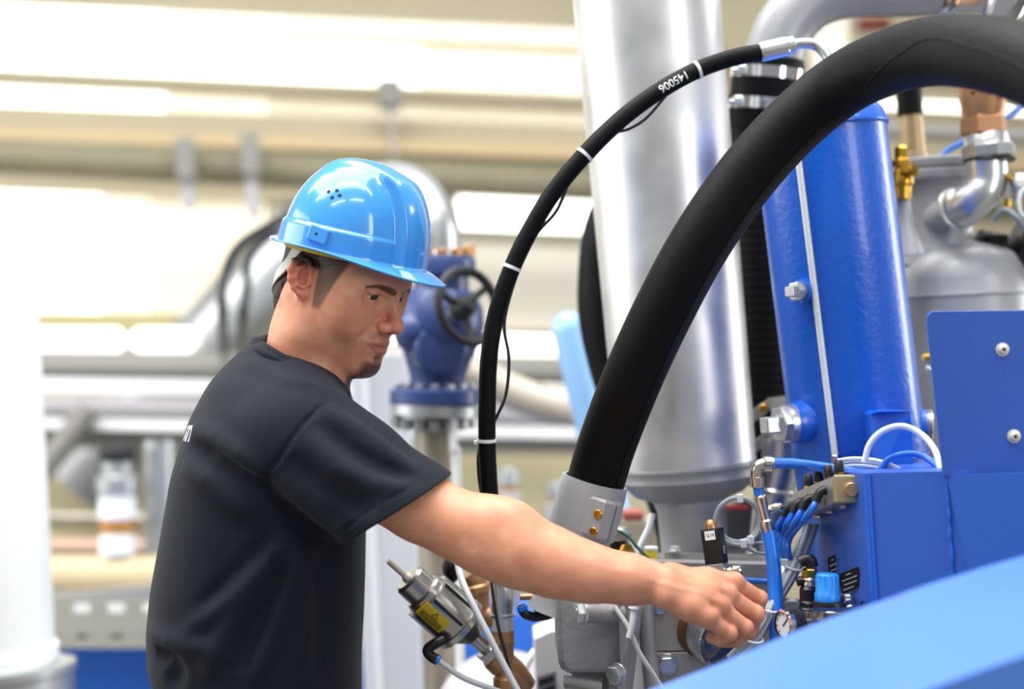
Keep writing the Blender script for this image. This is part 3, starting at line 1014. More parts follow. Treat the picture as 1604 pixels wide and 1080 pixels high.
nt.links.new(sp.outputs['Red'], mw.inputs[0])
nt.links.new(mv.outputs[0], mw.inputs[1])
nt.links.new(mw.outputs[0], m2.inputs[1])
nt.links.new(sp.outputs['Red'], m3.inputs[0])
nt.links.new(m2.outputs[0], m3.inputs[1])
c3 = mixc(m3.outputs[0], c2, '21150F')
nt.links.new(c3, pb.inputs['Base Color'])
bp = N('ShaderNodeBump')
bp.inputs['Strength'].default_value = .10
bp.inputs['Distance'].default_value = .001
nt.links.new(n2.outputs['Fac'], bp.inputs['Height'])
nt.links.new(bp.outputs[0], pb.inputs['Normal'])

PER = thing('person', (P(410, 1180, 1.93).x, P(410, 1180, 1.93).y, 0), 'man in black t-shirt and blue hard hat reaching his bare arm into the machine', 'person')
v, q = body.mesh(.0014)
bo, v = solid_obj('body', v, q, SKIN, PER, smooth_it=3)


def sstep(e0, e1, x):
    t = np.clip((x - e0) / (e1 - e0), 0, 1)
    return t * t * (3 - 2 * t)


def seg_d(q, pts):
    best = np.full(len(q), 9.)
    for a, c in zip(pts[:-1], pts[1:]):
        a, c = np.array(a), np.array(c)
        t = np.clip((q - a) @ (c - a) / ((c - a) @ (c - a)), 0, 1)
        best = np.minimum(best, np.linalg.norm(q - a - t[:, None] * (c - a), axis=1))
    return best


hl = hloc(v)
hx, hy, hz = hl[:, 0], np.abs(hl[:, 1]), hl[:, 2]
yy = np.stack([hx, hy, hz], 1)
inhead = sstep(.17, .14, np.linalg.norm(hl - np.array([.02, 0, 0]), axis=1))
beard = np.zeros(len(v))
# eyebrows
bd = seg_d(yy * np.array([0, 1, 1]), [(0, .0105, .0188), (0, .022, .0222), (0, .036, .0236), (0, .054, .0200)]) + (hx < .055)
bw = .0036 - .0018 * sstep(.024, .052, hy)
beard = np.maximum(beard,   .88 * sstep(bw + .0020, bw - .0018, bd))
# goatee, soul patch, moustache, jaw stubble
beard = np.maximum(beard, .86 * sstep(.030, .018, hy) * sstep(-.069, -.078, hz) * sstep(.054, .070, hx))
beard = np.maximum(beard, .72 * sstep(.0105, .006, hy) * sstep(-.063, -.067, hz) * sstep(.080, .085, hx))
beard = np.maximum(beard, .34 * sstep(.030, .022, hy) * sstep(-.030, -.035, hz) * sstep(-.048, -.044, hz) * sstep(.075, .085, hx))
beard = np.maximum(beard, .20 * sstep(-.030, -.052, hz) * sstep(.004, .03, hx) * sstep(-.125, -.105, hz) * sstep(.01, .018, hy + (hz < -.06) * .02))
# sideburn and hair roots
beard = np.maximum(beard, (.66 + .2 * sstep(-.02, .02, hz)) * sstep(.0215, .0255, hx + .10 * hz) * sstep(.043, .036, hx - .35 * (hz + .02)) * sstep(-.030, -.022, hz) * sstep(.05, .056, hy))
beard = np.maximum(beard, .95 * sstep(.016, .025, hz - .75 * np.maximum(hx - .030, 0)) * sstep(.075, .060, hx) * sstep(.052, .058, hy))
# eyelashes along the upper lid
for sgn in (-1,):
    ld = seg_d(yy, [(.0875, .0205, .0105), (.0898, .0315, .0130), (.0825, .0440, .0112)])
    beard = np.maximum(beard, .55 * sstep(.0022, .0010, ld))
beard *= inhead
mx = hy
mf = np.clip(hy / .0275, 0, 1)
mtop = -.0448 - .0058 * mf ** 2
mbot = -.0652 + .0135 * mf ** 1.6
lips = sstep(.0285, .0255, hy) * sstep(.070, .074, hx) * sstep(mbot - .0008, mbot + .0010, hz) * sstep(mtop + .0008, mtop - .0010, hz)
ear = sstep(.072, .076, hy) * sstep(.026, .016, hx) * sstep(.038, .028, np.abs(hz - .003))
nose = .25 * sstep(.032, .016, np.linalg.norm(yy - np.array([.108, .0, -.018]), axis=1)) + .12 * sstep(.035, .01, np.linalg.norm(yy - np.array([.062, .052, -.012]), axis=1))
red = np.clip(.5 * ear + nose, 0, 1) * inhead
# flush of the knuckles and the inside of the elbow
for kq in kn:
    red = np.maximum(red, .16 * sstep(.022, .006, np.linalg.norm(v - np.array(tuple(kq + XB * .008 + ZU * .008)), axis=1)))
for fpts in fing:
    red = np.maximum(red, .12 * sstep(.018, .006, np.linalg.norm(v - np.array(tuple(fpts[1])), axis=1)))
ca = bo.data.color_attributes.new('paint', 'FLOAT_COLOR', 'POINT')
buf = np.ones((len(v), 4), np.float32)
buf[:, 0], buf[:, 1], buf[:, 2] = beard, lips * inhead, red
ca.data.foreach_set('color', buf.ravel())

# ---- eyes
M_SCL = mat('eye_white', 'D8CFC8', .25, coat=.6)
M_IRIS = mat('iris', '2A1D15', .3, coat=.3)
M_PUP = mat('pupil', '080706', .12, coat=.8)
gaze_at = P(1150, 900, 1.75)
for sgn in (-1, 1):
    ec = EYE[sgn]
    e_ = obj('eye', MB().sphere(ec, .0121, 28, 20), M_SCL, PER)
    gd = HF * .92 - HU * .26 - HL * .26
    gd.normalize()
    mb = MB().lathe(ec, gd, [(.0001, .01245), (.0024, .01235), (.0046, .01155), (.0060, .0107)][::-1], 24)
    obj('iris', mb, M_IRIS, e_)
    mb = MB().lathe(ec, gd, [(.0022, .01242), (.0012, .01262), (.0001, .01268)], 18)
    obj('pupil', mb, M_PUP, e_)

# ---- hair
M_HAIR = mat('hair', '2C211B', .62, bump=.9, bscale=240, var=.5, vscale=160, stretch=(1, 1, 1))
hr = Solid()
hr.ell(hp(.008, 0, .050), (.0815, .0750, .088), HM)
hr.ell(hp(-.036, 0, -.020), (.034, .052, .055), HM, .02)
for i in range(90):
    a_ = random.uniform(-1, 1) * 2.6
    z_ = random.uniform(-.06, .05)
    rr_ = .074
    c_ = hp(-.012 - rr_ * 1.15 * math.cos(a_), rr_ * .93 * math.sin(a_), z_)
    t_ = hp(-.012 - rr_ * 1.15 * math.cos(a_ + .1), rr_ * .93 * math.sin(a_ + .1), z_ - .020)
    hr.ridge([c_, (c_ + t_) / 2, t_], .004, random.choice((.0016, -.0016, .0011)))


def hcut(p):
    l = hloc(p)
    y = np.abs(l[:, 1])
    # face side: hair stops along a line in front of the ear; below: nape line; an oval round the ear is left free
    front = (l[:, 0] - (.028 + .55 * np.maximum(l[:, 2] - .022, 0)))
    low = -(l[:, 2] - np.where(l[:, 0] > -.022, .023 - .5 * np.minimum(l[:, 0] - .0, 0) * 0, -.066))
    earr = .0235 - np.sqrt(((l[:, 0] - .006) / 1.0) ** 2 + ((l[:, 2] - .002) / 1.35) ** 2)
    earr = np.where(y > .045, earr, -1)
    return np.maximum(np.maximum(front, low), earr).astype(np.float32)


hr.fn(lambda p: -hcut(p), 's', .004, [hp(0, 0, 0)], .4)
v, q = hr.mesh(.0018)
solid_obj('hair', v, q, M_HAIR, PER, smooth_it=1)

# ---- t-shirt
M_SHIRT = mat('black_cotton', '111722', .82, bump=.15, bscale=900, spec=.22, sheen=.04, var=.12, vscale=30)
sh = Solid()
rows = [(538, 413, 484, .05), (556, 386, 508, .075), (575, 356, 520, .10), (600, 332, 535, .135), (650, 306, 556, .165), (700, 289, 566, .178), (740, 277, 573, .182), (831, 261, 573, .185), (909, 246, 572, .185), (976, 239, 570, .183), (1028, 241, 567, .182), (1080, 256, 566, .180), (1140, 258, 566, .180), (1200, 256, 568, .182)]
TD = 1.93
cz, cx, cy, rx, ry = [], [], [], [], []
for y_, xl, xr, r_ in rows:
    c_ = P((xl + xr) / 2, y_, TD)
    cz.append(c_.z); cx.append(c_.x); cy.append(c_.y)
    rx.append(px((xr - xl) / 2, TD) * .985); ry.append(r_)
Zs = np.array(cz[::-1]); tabs = [np.array(a[::-1]) for a in (cx, cy, rx, ry)]
zz = np.linspace(Zs[0], Zs[-1], 240)
tabs = [np.interp(zz, Zs, t) for t in tabs]
ker = np.hanning(19); ker /= ker.sum()
tabs = [np.convolve(np.pad(t, 9, 'edge'), ker, 'valid') for t in tabs]


def torso(p):
    z = p[:, 2]
    x0, y0, a, c = [np.interp(z, zz, t).astype(np.float32) for t in tabs]
    q = (np.abs((p[:, 0] - x0) / a) ** 2.35 + np.abs((p[:, 1] - y0) / c) ** 2.35) ** (1 / 2.35)
    d = (q - 1) * np.minimum(a, c)
    return np.maximum(np.maximum(d, z - zz[-1]), zz[0] - z).astype(np.float32)


cen = P(410, 800, TD)
sh.fn(torso, 'u', 0, [P(410, 545, TD), P(410, 1200, TD)], .2)
sh.cone(P(448, 622, 1.90), P(470, 693, 1.795), .062, .0725, .05)                  # near shoulder
sh.cone(P(440, 612, 1.95), P(448, 690, 2.07), .060, .068, .05)                  # far shoulder
s0, s1 = P(470, 693, 1.795), P(640, 822, 1.765)
hn = XR * .533 - XU * .845
hn.normalize()
h0 = P(614, 801, 1.765)
h0n, hnn = _v(h0), _v(hn)
slv = Solid().chain([s0, P(545, 744, 1.778), P(640, 815, 1.758), P(690, 852, 1.75)], [.0725, .0695, .0685, .068], .03)
sh.fn(lambda p: np.maximum(slv.ev(p), (p - h0n) @ hnn), 'u', .022, [s0, s1], .08)
sh.chain([P(448, 690, 2.07), P(448, 690, 2.07) + Vector((-.03, .03, -.22))], [.068, .066], .03)
# folds
S2 = lambda X, Y: (220 + X / 1.928, 520 + Y / 1.928)


def fold(pts, w, amp):
    sh.ridge([sh.hit(*S2(*p_)) for p_ in pts], w * .92, amp * 1.7)


folds = [
    ([(160, 285), (230, 325), (300, 375), (385, 440)], .013, .0075),
    ([(150, 330), (220, 375), (300, 425), (390, 480)], .014, -.007),
    ([(130, 390), (200, 450), (290, 520), (360, 560)], .014, .005),
    ([(395, 430), (380, 470), (420, 520), (520, 590), (600, 640)], .012, -.006),
    ([(440, 620), (410, 660), (330, 740), (240, 830), (120, 930)], .013, .008),
    ([(400, 610), (340, 690), (260, 770), (160, 860)], .012, -.006),
    ([(470, 640), (450, 740), (410, 870), (370, 980), (340, 1070)], .012, .008),
    ([(430, 660), (400, 780), (350, 900), (300, 1040)], .013, -.007),
    ([(380, 700), (300, 830), (230, 960), (200, 1060)], .013, .005),
    ([(30, 900), (90, 935), (180, 955), (290, 975)], .012, .006),
    ([(45, 960), (90, 985), (110, 1030), (90, 1075)], .012, -.007),
    ([(560, 225), (640, 290), (740, 360), (850, 430)], .010, .006),
    ([(540, 270), (620, 350), (720, 410), (830, 450)], .010, -.006),
    ([(500, 310), (590, 410), (700, 460), (800, 480)], .011, .0055),
    ([(450, 370), (540, 460), (640, 520), (720, 540)], .012, -.005),
    ([(420, 430), (500, 520), (590, 590), (640, 600)], .012, .005),
    ([(300, 90), (360, 110), (450, 150), (520, 170)], .012, .004),
    ([(560, 640), (555, 760), (560, 900), (540, 1060)], .018, -.006),
]
for f_ in folds:
    fold(*f_)
SEAM = [sh.hit(*S2(*p_)) for p_ in [(585, 205), (540, 232), (490, 280), (450, 335), (415, 390), (380, 425), (374, 445)]]
HEM2 = [sh.hit(*S2(*p_)) for p_ in [(880, 440), (780, 490), (690, 545), (612, 600), (595, 610)]]
sh.ridge(SEAM, .0034, -.0026)
sh.ridge(HEM2, .0030, -.0018)
# open sleeve: cut along the hem, hollow inside
sh.chain([P(571, 764, 1.773), P(640, 815, 1.758), P(690, 852, 1.75)], [.060, .0640, .064], .004, 's')
# neckline opening just around the neck
sh.cone(P(489, 545, 1.893), P(478, 590, 1.90), .062, .054, .006, 's')
v, q = sh.mesh(.0019)
sho, v = solid_obj('t_shirt', v, q, M_SHIRT, PER, smooth_it=3)
# ribbed collar
cb, cf = P(416, 543, 1.905), P(527, 606, 1.885)
cc = (cb + cf) / 2
ca_ = (cf - cb) / 2
cn_ = P(458, 570, 1.826)
near = cn_ - cc
near = near - ca_ * (near.dot(ca_) / ca_.length_squared)
ring = [cc + ca_ * math.cos(t) + near * math.sin(t) for t in [2 * math.pi * k / 56 for k in range(56)]]
mb = MB().tube(ring, .0058, 8, closed=True)
mb.tube([p_ + (p_ - cc).normalized() * .0075 - ZU * .006 for p_ in ring], .0055, 8, closed=True)
obj('collar', mb, M_SHIRT, PER)
# white print on the back, its last letter in view
M_PRINT = mat('white_print', 'E9E4EE', .7)
tm = text_mesh('m', .040, P(293, 675, 1.80), -XB, XU, .0004, bold=.0009, cuts=2)
anchor = sh.hit(297, 674)
bx = np.array([tuple(p_) for p_ in tm.v])
bx = bx - bx.mean(0)
out = []
for p_ in bx:
    w = anchor + XB * float(p_ @ np.array(tuple(XB))) * -1 * -1 + XU * float(p_ @ np.array(tuple(XU)))
    xs = np.linspace(-.06, .10, 220)
    l_ = np.array(tuple(w))[None] + np.array([[1., 0, 0]]) * xs[:, None]
    dd = sh.ev(l_)
    i_ = int(np.argmax(dd < 0)) if (dd < 0).any() else int(np.argmin(dd))
    out.append(Vector(l_[i_]) + Vector((-.0012, 0, 0)))
tm.v = out
obj('print', tm, M_PRINT, PER, label='white letter printed on the back of the shirt')

# ---- trousers and shoes (below the frame)
M_TR = mat('dark_trousers', '1E2430', .9, bump=.2, bscale=400)
tr = Solid()
hipc = P(410, 1195, 1.93)
tr.ell(hipc + Vector((0, 0, -.03)), (.125, .165, .11), None)
for sgn in (-1, 1):
    t_ = hipc + Vector((.0, sgn * .09, -.08))
    tr.chain([t_, Vector((t_.x + .03, t_.y + sgn * .02, .50)), Vector((t_.x - .01, t_.y + sgn * .03, .10))], [.095, .075, .062], .04)
v, q = tr.mesh(.006)
solid_obj('trousers', v, q, M_TR, PER, smooth_it=2)
M_SHOE = mat('black_leather', '15130F', .45)
for sgn in (-1, 1):
    so = Solid()
    s_ = Vector((hipc.x - .01, hipc.y + sgn * .12, .05))
    so.chain([s_ + Vector((-.03, 0, .02)), s_ + Vector((.07, 0, 0)), s_ + Vector((.17, 0, -.008))], [.052, .048, .040], .03)
    so.fn(lambda p: p[:, 2] - .004, 's', .004, [s_ + Vector((.07, 0, -.04))], .25)
    v, q = so.mesh(.005)
    solid_obj('shoe', v, q, M_SHOE, PER, smooth_it=2)

# ================================================================== hard hat
M_HAT = mat('light_blue_plastic', '4096E2', .20, coat=.6)
M_BAND = mat('yellow_band', 'D9B416', .6)
M_STRAP = mat('strap_white', 'C9C6C0', .8, bump=.3, bscale=700)
HB = R(6.0)
hatF = HF * math.cos(HB) + HU * math.sin(HB)
hatU = HU * math.cos(HB) - HF * math.sin(HB)
HC = hp(.014, 0, .046)


def hat(x, y, z):
    return HC + hatF * x + HL * y + hatU * z


NA, NTR = 288, 110
DOME = .119


def hat_pt(a, t, off=0.0):
    """outer shell at azimuth a (0 = front), t 0..1 from rim to crown"""
    e = t * math.pi / 2
    ca_, sa_ = math.cos(a), math.sin(a)
    ax = .0910 if ca_ > 0 else .0895
    hx_ = max(math.cos(e), 0) ** .84
    z = DOME * math.sin(e) ** .92
    x = ax * ca_ * hx_
    y = .098 * sa_ * hx_
    # outward direction (approximate normal)
    nx, ny, nz = x / ax ** 2, y / .1 ** 2, max(z - .02, 0) / .12 ** 2
    n_ = math.sqrt(nx * nx + ny * ny + nz * nz) + 1e-9
    nx, ny, nz = nx / n_, ny / n_, nz / n_

    def ss(e0, e1, q):
        u = min(max((q - e0) / (e1 - e0), 0), 1)
        return u * u * (3 - 2 * u)
    d = off
    panel = ss(.0345, .0275, abs(y)) * ss(.02, .06, x) * ss(.122, .098, z)
    crown = ss(.046, .030, abs(y)) * ss(.088, .112, z)
    groove = ss(.026, .038, abs(y)) * ss(.066, .046, abs(y)) * ss(.02, .06, x) * ss(.118, .09, z)
    d += .0105 * panel - .0030 * groove + .0032 * crown * (1 - panel)
    step = ss(.0305, .0255, z) * ss(.033, .042, abs(y) + (.1 if x < 0 else 0))
    d += .0032 * step * (1 - panel)
    return hat(x + nx * d, y + ny * d, z + nz * d)


azs = [2 * math.pi * k / NA for k in range(NA)]
rings = []
for j in range(NTR, -1, -1):
    t_ = (j / NTR) ** 1.0
    t_ = min(t_, .9995)
    rings.append([hat_pt(a, t_) for a in azs])


def brim(a, u, dz):
    ca_, sa_ = math.cos(a), math.sin(a)
    p = hat_pt(a, 0.0)
    fr = max(ca_, 0)
    w = .009 + .022 * fr ** 2.5 + .001 * max(-ca_, 0) ** 2
    o = (hatF * ca_ + HL * sa_).normalized()
    drop = -.004 - .010 * fr ** 3 + .005 * (abs(sa_) ** 4) + .006 * max(-ca_, 0) ** 2
    return p + o * w * u + hatU * (drop * u ** 1.3 + dz)


for u in (.12, .3, .5, .7, .85, .95, 1.0):
    rings.append([brim(a, u, -.0015 * (u == .12)) for a in azs])
rings.append([brim(a, 1.01, -.0016) for a in azs])
for u in (.97, .7, .4, .1):
    rings.append([brim(a, u, -.0030) for a in azs])
for j in range(0, 41):
    rings.append([hat_pt(a, min(j / 40, .9995), -.0035) for a in azs])
HAT = thing('hard_hat', hat(0, 0, .0), 'light blue plastic hard hat worn by the man', 'hard hat')
mb = MB().rings(rings, True, True, True)
obj('shell', mb, M_HAT, HAT)
outer = [(hat_pt(a, j / 200), a, j / 200) for j in range(2, 190) for a in [2 * math.pi * k / 240 for k in range(120, 240)]]
oc = np.array([tuple(CMI @ o_[0]) for o_ in outer])
opx = np.stack([oc[:, 0] / -oc[:, 2] * F + W / 2, -oc[:, 1] / -oc[:, 2] * F + H / 2], 1)


def hat_at(x, y):
    d = np.hypot(opx[:, 0] - x, opx[:, 1] - y)
    c = np.where(d < 4)[0]
    if not len(c):
        c = np.array([int(np.argmin(d))])
    i = c[np.argmin(-oc[c, 2])]
    p, a, t = outer[i]
    du = hat_pt(a + .02, t) - p
    dv = hat_pt(a, t + .01) - p
    n = du.cross(dv).normalized()
    if n.dot(p - hat(0, 0, .03)) < 0:
        n = -n
    return p, n


M_HOLE = mat('vent_dark', '0B1733', .8)
for i, (vx, vy) in enumerate([(514, 297), (527, 295), (520, 306), (532, 303)]):
    p, n = hat_at(vx, vy)
    obj('vent_hole', MB().cyl(p - n * .002, p + n * .0004, .0024, n=16), M_HOLE, HAT)
p, n = hat_at(497, 367)
sx_ = (HF - n * HF.dot(n)).normalized()
sy_ = n.cross(sx_)
mb = MB().box(p + n * .0005, sx_ * .0135, sy_ * .0095, n * .0035, .0018)
sl = obj('accessory_slot', mb, M_HAT, HAT)
obj('slot_hole', MB().cyl(p + n * .0035 - sx_ * .002, p + n * .0042 - sx_ * .002, .0018, n=12), M_HOLE, sl)
# inner head band and nape strap
inner = []
for z_, r_ in ((.012, .0), (-.007, .001)):
    inner.append([hat(.089 * math.cos(a) * .93, .098 * math.sin(a) * .93, z_) for a in azs[::4]])
for z_, r_ in ((-.007, .0), (.012, .001)):
    inner.append([hat(.089 * math.cos(a) * .915, .098 * math.sin(a) * .915, z_) for a in azs[::4]])
obj('head_band', MB().rings(inner, False, False, True, closed=True), M_BAND, HAT)

strap = []
spts = []
for k in range(31):
    u_ = k / 30
    az_ = R(88 + 92 * u_ ** 1.2)
    z_ = .058 - .088 * min(1, u_ * 1.25) ** .8
    dr_ = HF * math.cos(az_) - HL * math.sin(az_)
    t_ = np.linspace(.02, .14, 240)
    l_ = np.array(tuple(hp(-.010, 0, z_)))[None] + t_[:, None] * np.array(tuple(dr_))[None]
    i_ = len(t_) - 1 - int(np.argmax((hr.ev(l_) < 0)[::-1]))
    spts.append(Vector(l_[i_]) + dr_ * .0022)
for _ in range(3):
    spts = [spts[0]] + [(spts[i - 1] + spts[i] * 2 + spts[i + 1]) / 4 for i in range(1, len(spts) - 1)] + [spts[-1]]
for i, p_ in enumerate(spts):
    d_ = (spts[min(i + 1, len(spts) - 1)] - spts[max(i - 1, 0)]).normalized()
    o_ = (p_ - hp(.0, 0, .0))
    o_ = (o_ - HU * o_.dot(HU) * .6).normalized()
    w_ = d_.cross(o_).normalized()
    strap.append([p_ + w_ * .0085 * a_ + o_ * .0011 * c_ for a_, c_ in ((-1, -1), (1, -1), (1, 1), (-1, 1))])
obj('nape_strap', MB().rings(strap, True, True, False), M_STRAP, HAT)

# ================================================================== the machine
M_COL = mat('galvanised_steel', 'D6D6D6', .42, .80, bump=.10, bscale=35, var=.10, vscale=9, rvar=.08)
M_GREY = mat('grey_paint', 'A6A8AC', .38, .15, bump=.08, bscale=300)
M_RIM_SHADE = mat('grey_rim_shade', '85878B', .40, .15, bump=.08, bscale=300)  # column grey darkened: the shade under the rim is put into its colour
M_CAST = mat('grey_cast_iron', '9B9A99', .45, .25, bump=.5, bscale=130, var=.08, vscale=14)
M_PLATE = mat('machined_plate', 'B9B1A3', .42, .35, bump=.08, bscale=90, var=.07, vscale=20)
M_BLUE = mat('blue_paint', '125CC8', .33, .0, bump=.36, bscale=120, coat=.25)
M_BLUE2 = mat('blue_sheet', '2C5AB8', .42, .0, bump=.10, bscale=260)
M_COVER = mat('light_blue_cover', '4A76C4', .40, .0, bump=.05, bscale=200)
M_RUB = mat('black_rubber', '0C0C0E', .58, bump=.12, bscale=120, var=.15, vscale=12, spec=.16)
M_BLK = mat('black_plastic', '131316', .38)
M_ZINC = mat('zinc_steel', 'D4D6D8', .31, .95, bump=.06, bscale=180, var=.08, vscale=40)
M_NICK = mat('nickel', 'D8CDBF', .20, 1.0)
M_BRASS = mat('brass', 'C89A3C', .26, 1.0)
M_BRZ = mat('bronze', 'B2865E', .42, .55, bump=.25, bscale=160, var=.15, vscale=25)
M_COPP = mat('copper_nut', 'B98A66', .34, .75)
M_ALU = mat('aluminium', 'B6B5B2', .34, .75, bump=.06, bscale=150)
M_CHROME = mat('chrome', 'D5D5D8', .10, 1.0)
M_TUBEB = mat('blue_tube', '1B72E0', .30, coat=.3)
M_TUBEW = mat('white_tube', 'E2E6EA', .35, coat=.3)
M_TUBEG = mat('grey_cable', 'A6AFB7', .42)
M_TUBEC = mat('milky_tube', 'DCE2E4', .25, coat=.5, trans=.15)
M_TIE = mat('white_nylon', 'E9ECEF', .4)
M_LABW = mat('white_label', 'E4E8EA', .5)
M_LABY = mat('yellow_label', 'D8BE10', .5)
M_LABK = mat('black_label', '121214', .45)
M_KNOB = mat('bright_blue_plastic', '1E86E6', .38)
M_GLASS = mat('dark_glass', '39424C', .06, coat=1.0, spec=.8)
M_RED = mat('red_paint', 'C23A34', .5)
M_YEL = mat('yellow_plastic', 'E3CC12', .45)


def PP(pts):
    return [P(*q) for q in pts]


def TB(name, pts, rp, m, parent=None, n=10, seg=8, **kw):
    d0 = pts[0][2]
    r = px(rp, d0)
    return obj(name, MB().tube(spline(PP(pts), seg), r, n), m, parent, **kw)


def hexbolt(c, d, rp, dist, m=None, washer=True, parent=None, label=None, name='bolt', up=None):
    """hexagon bolt head with washer; c on the surface, d outward"""
    d = Vector(d).normalized()
    r = px(rp, dist)
    mb = MB()
    if washer:
        mb.cyl(c - d * r * .1, c + d * r * .18, r * 1.22, n=24, bev=r * .05)
    mb.hexn(c + d * r * .15, d, r, r * .75, up=up, bev=r * .09)
    mb.cyl(c + d * r * .85, c + d * r * .93, r * .62, n=18)
    return obj(name, mb, m or M_ZINC, parent, label=label)


def tie(parent, c, d, r, name='cable_tie', tail=None):
    """nylon tie round a tube: c centre, d tube direction"""
    a, b_, d = basis(d)
    mb = MB()
    w = .0022
    mb.lathe(c - d * w, d, [(r - .0006, 0), (r + .0011, 0), (r + .0011, 2 * w), (r - .0006, 2 * w)], 20, caps=False)
    if tail is not None:
        t = Vector(tail).normalized()
        mb.box(c + t * (r + .0025), t * .0035, d * .0026, t.cross(d) * .0026, .0006)
    return obj(name, mb, M_TIE, parent)


# ---- grey column (separator pipe) on its neck and flange
T0, T1 = P(1007, -60, 2.22), P(1078, 744, 2.22)
ax = (T1 - T0).normalized()
L0 = (T1 - T0).length
COLM = thing('steel_column', P(1080, 872, 2.22), 'tall galvanised steel column standing behind the black hoses', 'column')
mb = MB().lathe(T0 - ax * .25, ax, [(.1135, 0), (.1035, L0 + .25), ], 72)
obj('shell', mb, M_COL, COLM)
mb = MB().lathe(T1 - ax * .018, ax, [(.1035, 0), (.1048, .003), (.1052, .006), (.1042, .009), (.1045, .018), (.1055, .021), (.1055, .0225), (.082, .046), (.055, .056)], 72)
obj('base_rim', mb, M_RIM_SHADE, COLM, label='grey base rim with a weld bead, underside shade put into its colour')
mb = MB().lathe(T1 + ax * .032, ax, [(.058, 0), (.0545, .012), (.0515, .02), (.0505, .09), (.0535, .105), (.060, .112)], 48)
obj('neck_pipe', mb, M_GREY, COLM)
nb = P(1116, 871, 2.14)
mb = MB().prism(PP([(1040, 866, 2.13), (1194, 874, 2.13), (1212, 862, 2.28), (1046, 858, 2.28)]), ZU * -.010)
obj('base_flange', mb, M_CAST, COLM)
hexbolt(P(1057, 863, 2.13), ZU, 8, 2.13, parent=COLM)
hexbolt(P(1176, 867, 2.15), ZU, 8, 2.15, parent=COLM)

# ---- casing below
CAS = thing('pump_casing', (P(1110, 1000, 2.05).x, P(1110, 1000, 2.05).y, 0), 'grey cast iron pump casing under the steel column', 'casing')
ct = PP([(1012, 884, 1.99), (1218, 888, 1.99), (1230, 868, 2.64), (1030, 862, 2.64)])
mb = MB().prism(ct, ZU * (-ct[0].z + .0), .0)
obj('block', mb, M_CAST, CAS)
mb = MB().prism(PP([(1006, 880, 1.985), (1222, 885, 1.985), (1224, 914, 1.985), (1008, 912, 1.985)]), -XB * .03, .003)
obj('top_ledge', mb, M_CAST, CAS)
mb = MB().prism(PP([(1020, 930, 1.965), (1216, 934, 1.965), (1216, 1020, 1.965), (1024, 1021, 1.965)]), -XB * .03, .002)
obj('upper_plate', mb, M_PLATE, CAS)
mb = MB().prism(PP([(1024, 1023, 1.963), (1216, 1022, 1.963), (1216, 1130, 1.963), (1030, 1130, 1.963)]), -XB * .03, .002)
obj('lower_plate', mb, M_PLATE, CAS)
hexbolt(P(1045, 1041, 1.962), XB + XR * -.1, 14, 1.962, parent=CAS)
hexbolt(P(1120, 1033, 1.962), XB, 8, 1.962, parent=CAS)
hexbolt(P(1034, 951, 1.962), XB, 10, 1.962, parent=CAS)
mb = MB().tube(PP([(1008, 915, 1.95), (1012, 980, 1.945), (1020, 1060, 1.94), (1026, 1130, 1.94)]), px(13, 1.95), 14)
obj('rib', mb, M_CAST, CAS)
# side housing with its bolt boss
SH = [(872, 918), (1004, 928), (1003, 990), (985, 1046), (972, 1056), (888, 1056), (879, 1050), (875, 1040)]
hs = thing('bolted_housing', P(930, 1056, 1.87), 'grey cast housing with a bolt boss under the forearm', 'housing')
mb = MB().prism([P(x, y, 1.865) for x, y in SH], -XB * .16, .008)
mb.weld = True
o_ = obj('body', mb, M_CAST, hs)
mb = MB().cyl(P(914, 960, 1.838), P(974, 962, 1.862), px(16, 1.86), n=28, bev=.002)
obj('bolt_boss', mb, M_CAST, hs)
hexbolt(P(914, 960, 1.838), -XR + XB * .35, 16, 1.85, parent=hs)
mb = MB().prism(PP([(968, 940, 1.845), (1008, 950, 1.90), (1000, 1010, 1.90), (986, 1130, 1.90), (962, 1130, 1.845), (972, 1040, 1.845)]), -XB * .05, .003)
obj('flange_rib', mb, M_CAST, hs)
hexbolt(P(968, 1057, 1.842), XB * .7 - XR * .7, 15, 1.845, parent=hs)
mb = MB().lathe(P(944, 1072, 1.93), XB * .5 + XR * .8, [(.017, -.05), (.017, .008), (.013, .011), (.009, .013)], 24)
obj('shaft_end', mb, M_ZINC, hs)
TB('clear_hose', [(962, 950, 1.84), (985, 985, 1.835), (1000, 1020, 1.835), (1022, 1055, 1.84), (1050, 1100, 1.86)], 3.8, M_TUBEC, None, label='clear hose running down across the grey casing rib', cat='hose')
o_ = TB('white_connector', [(994, 950, 1.835), (990, 980, 1.832), (985, 1000, 1.83)], 5.5, M_TUBEC, None, label='white hose connector hanging below the wrist on the casing', cat='connector')
tie(o_, P(993, 952, 1.835), P(994, 950, 1.835) - P(985, 1000, 1.83), px(7, 1.83))

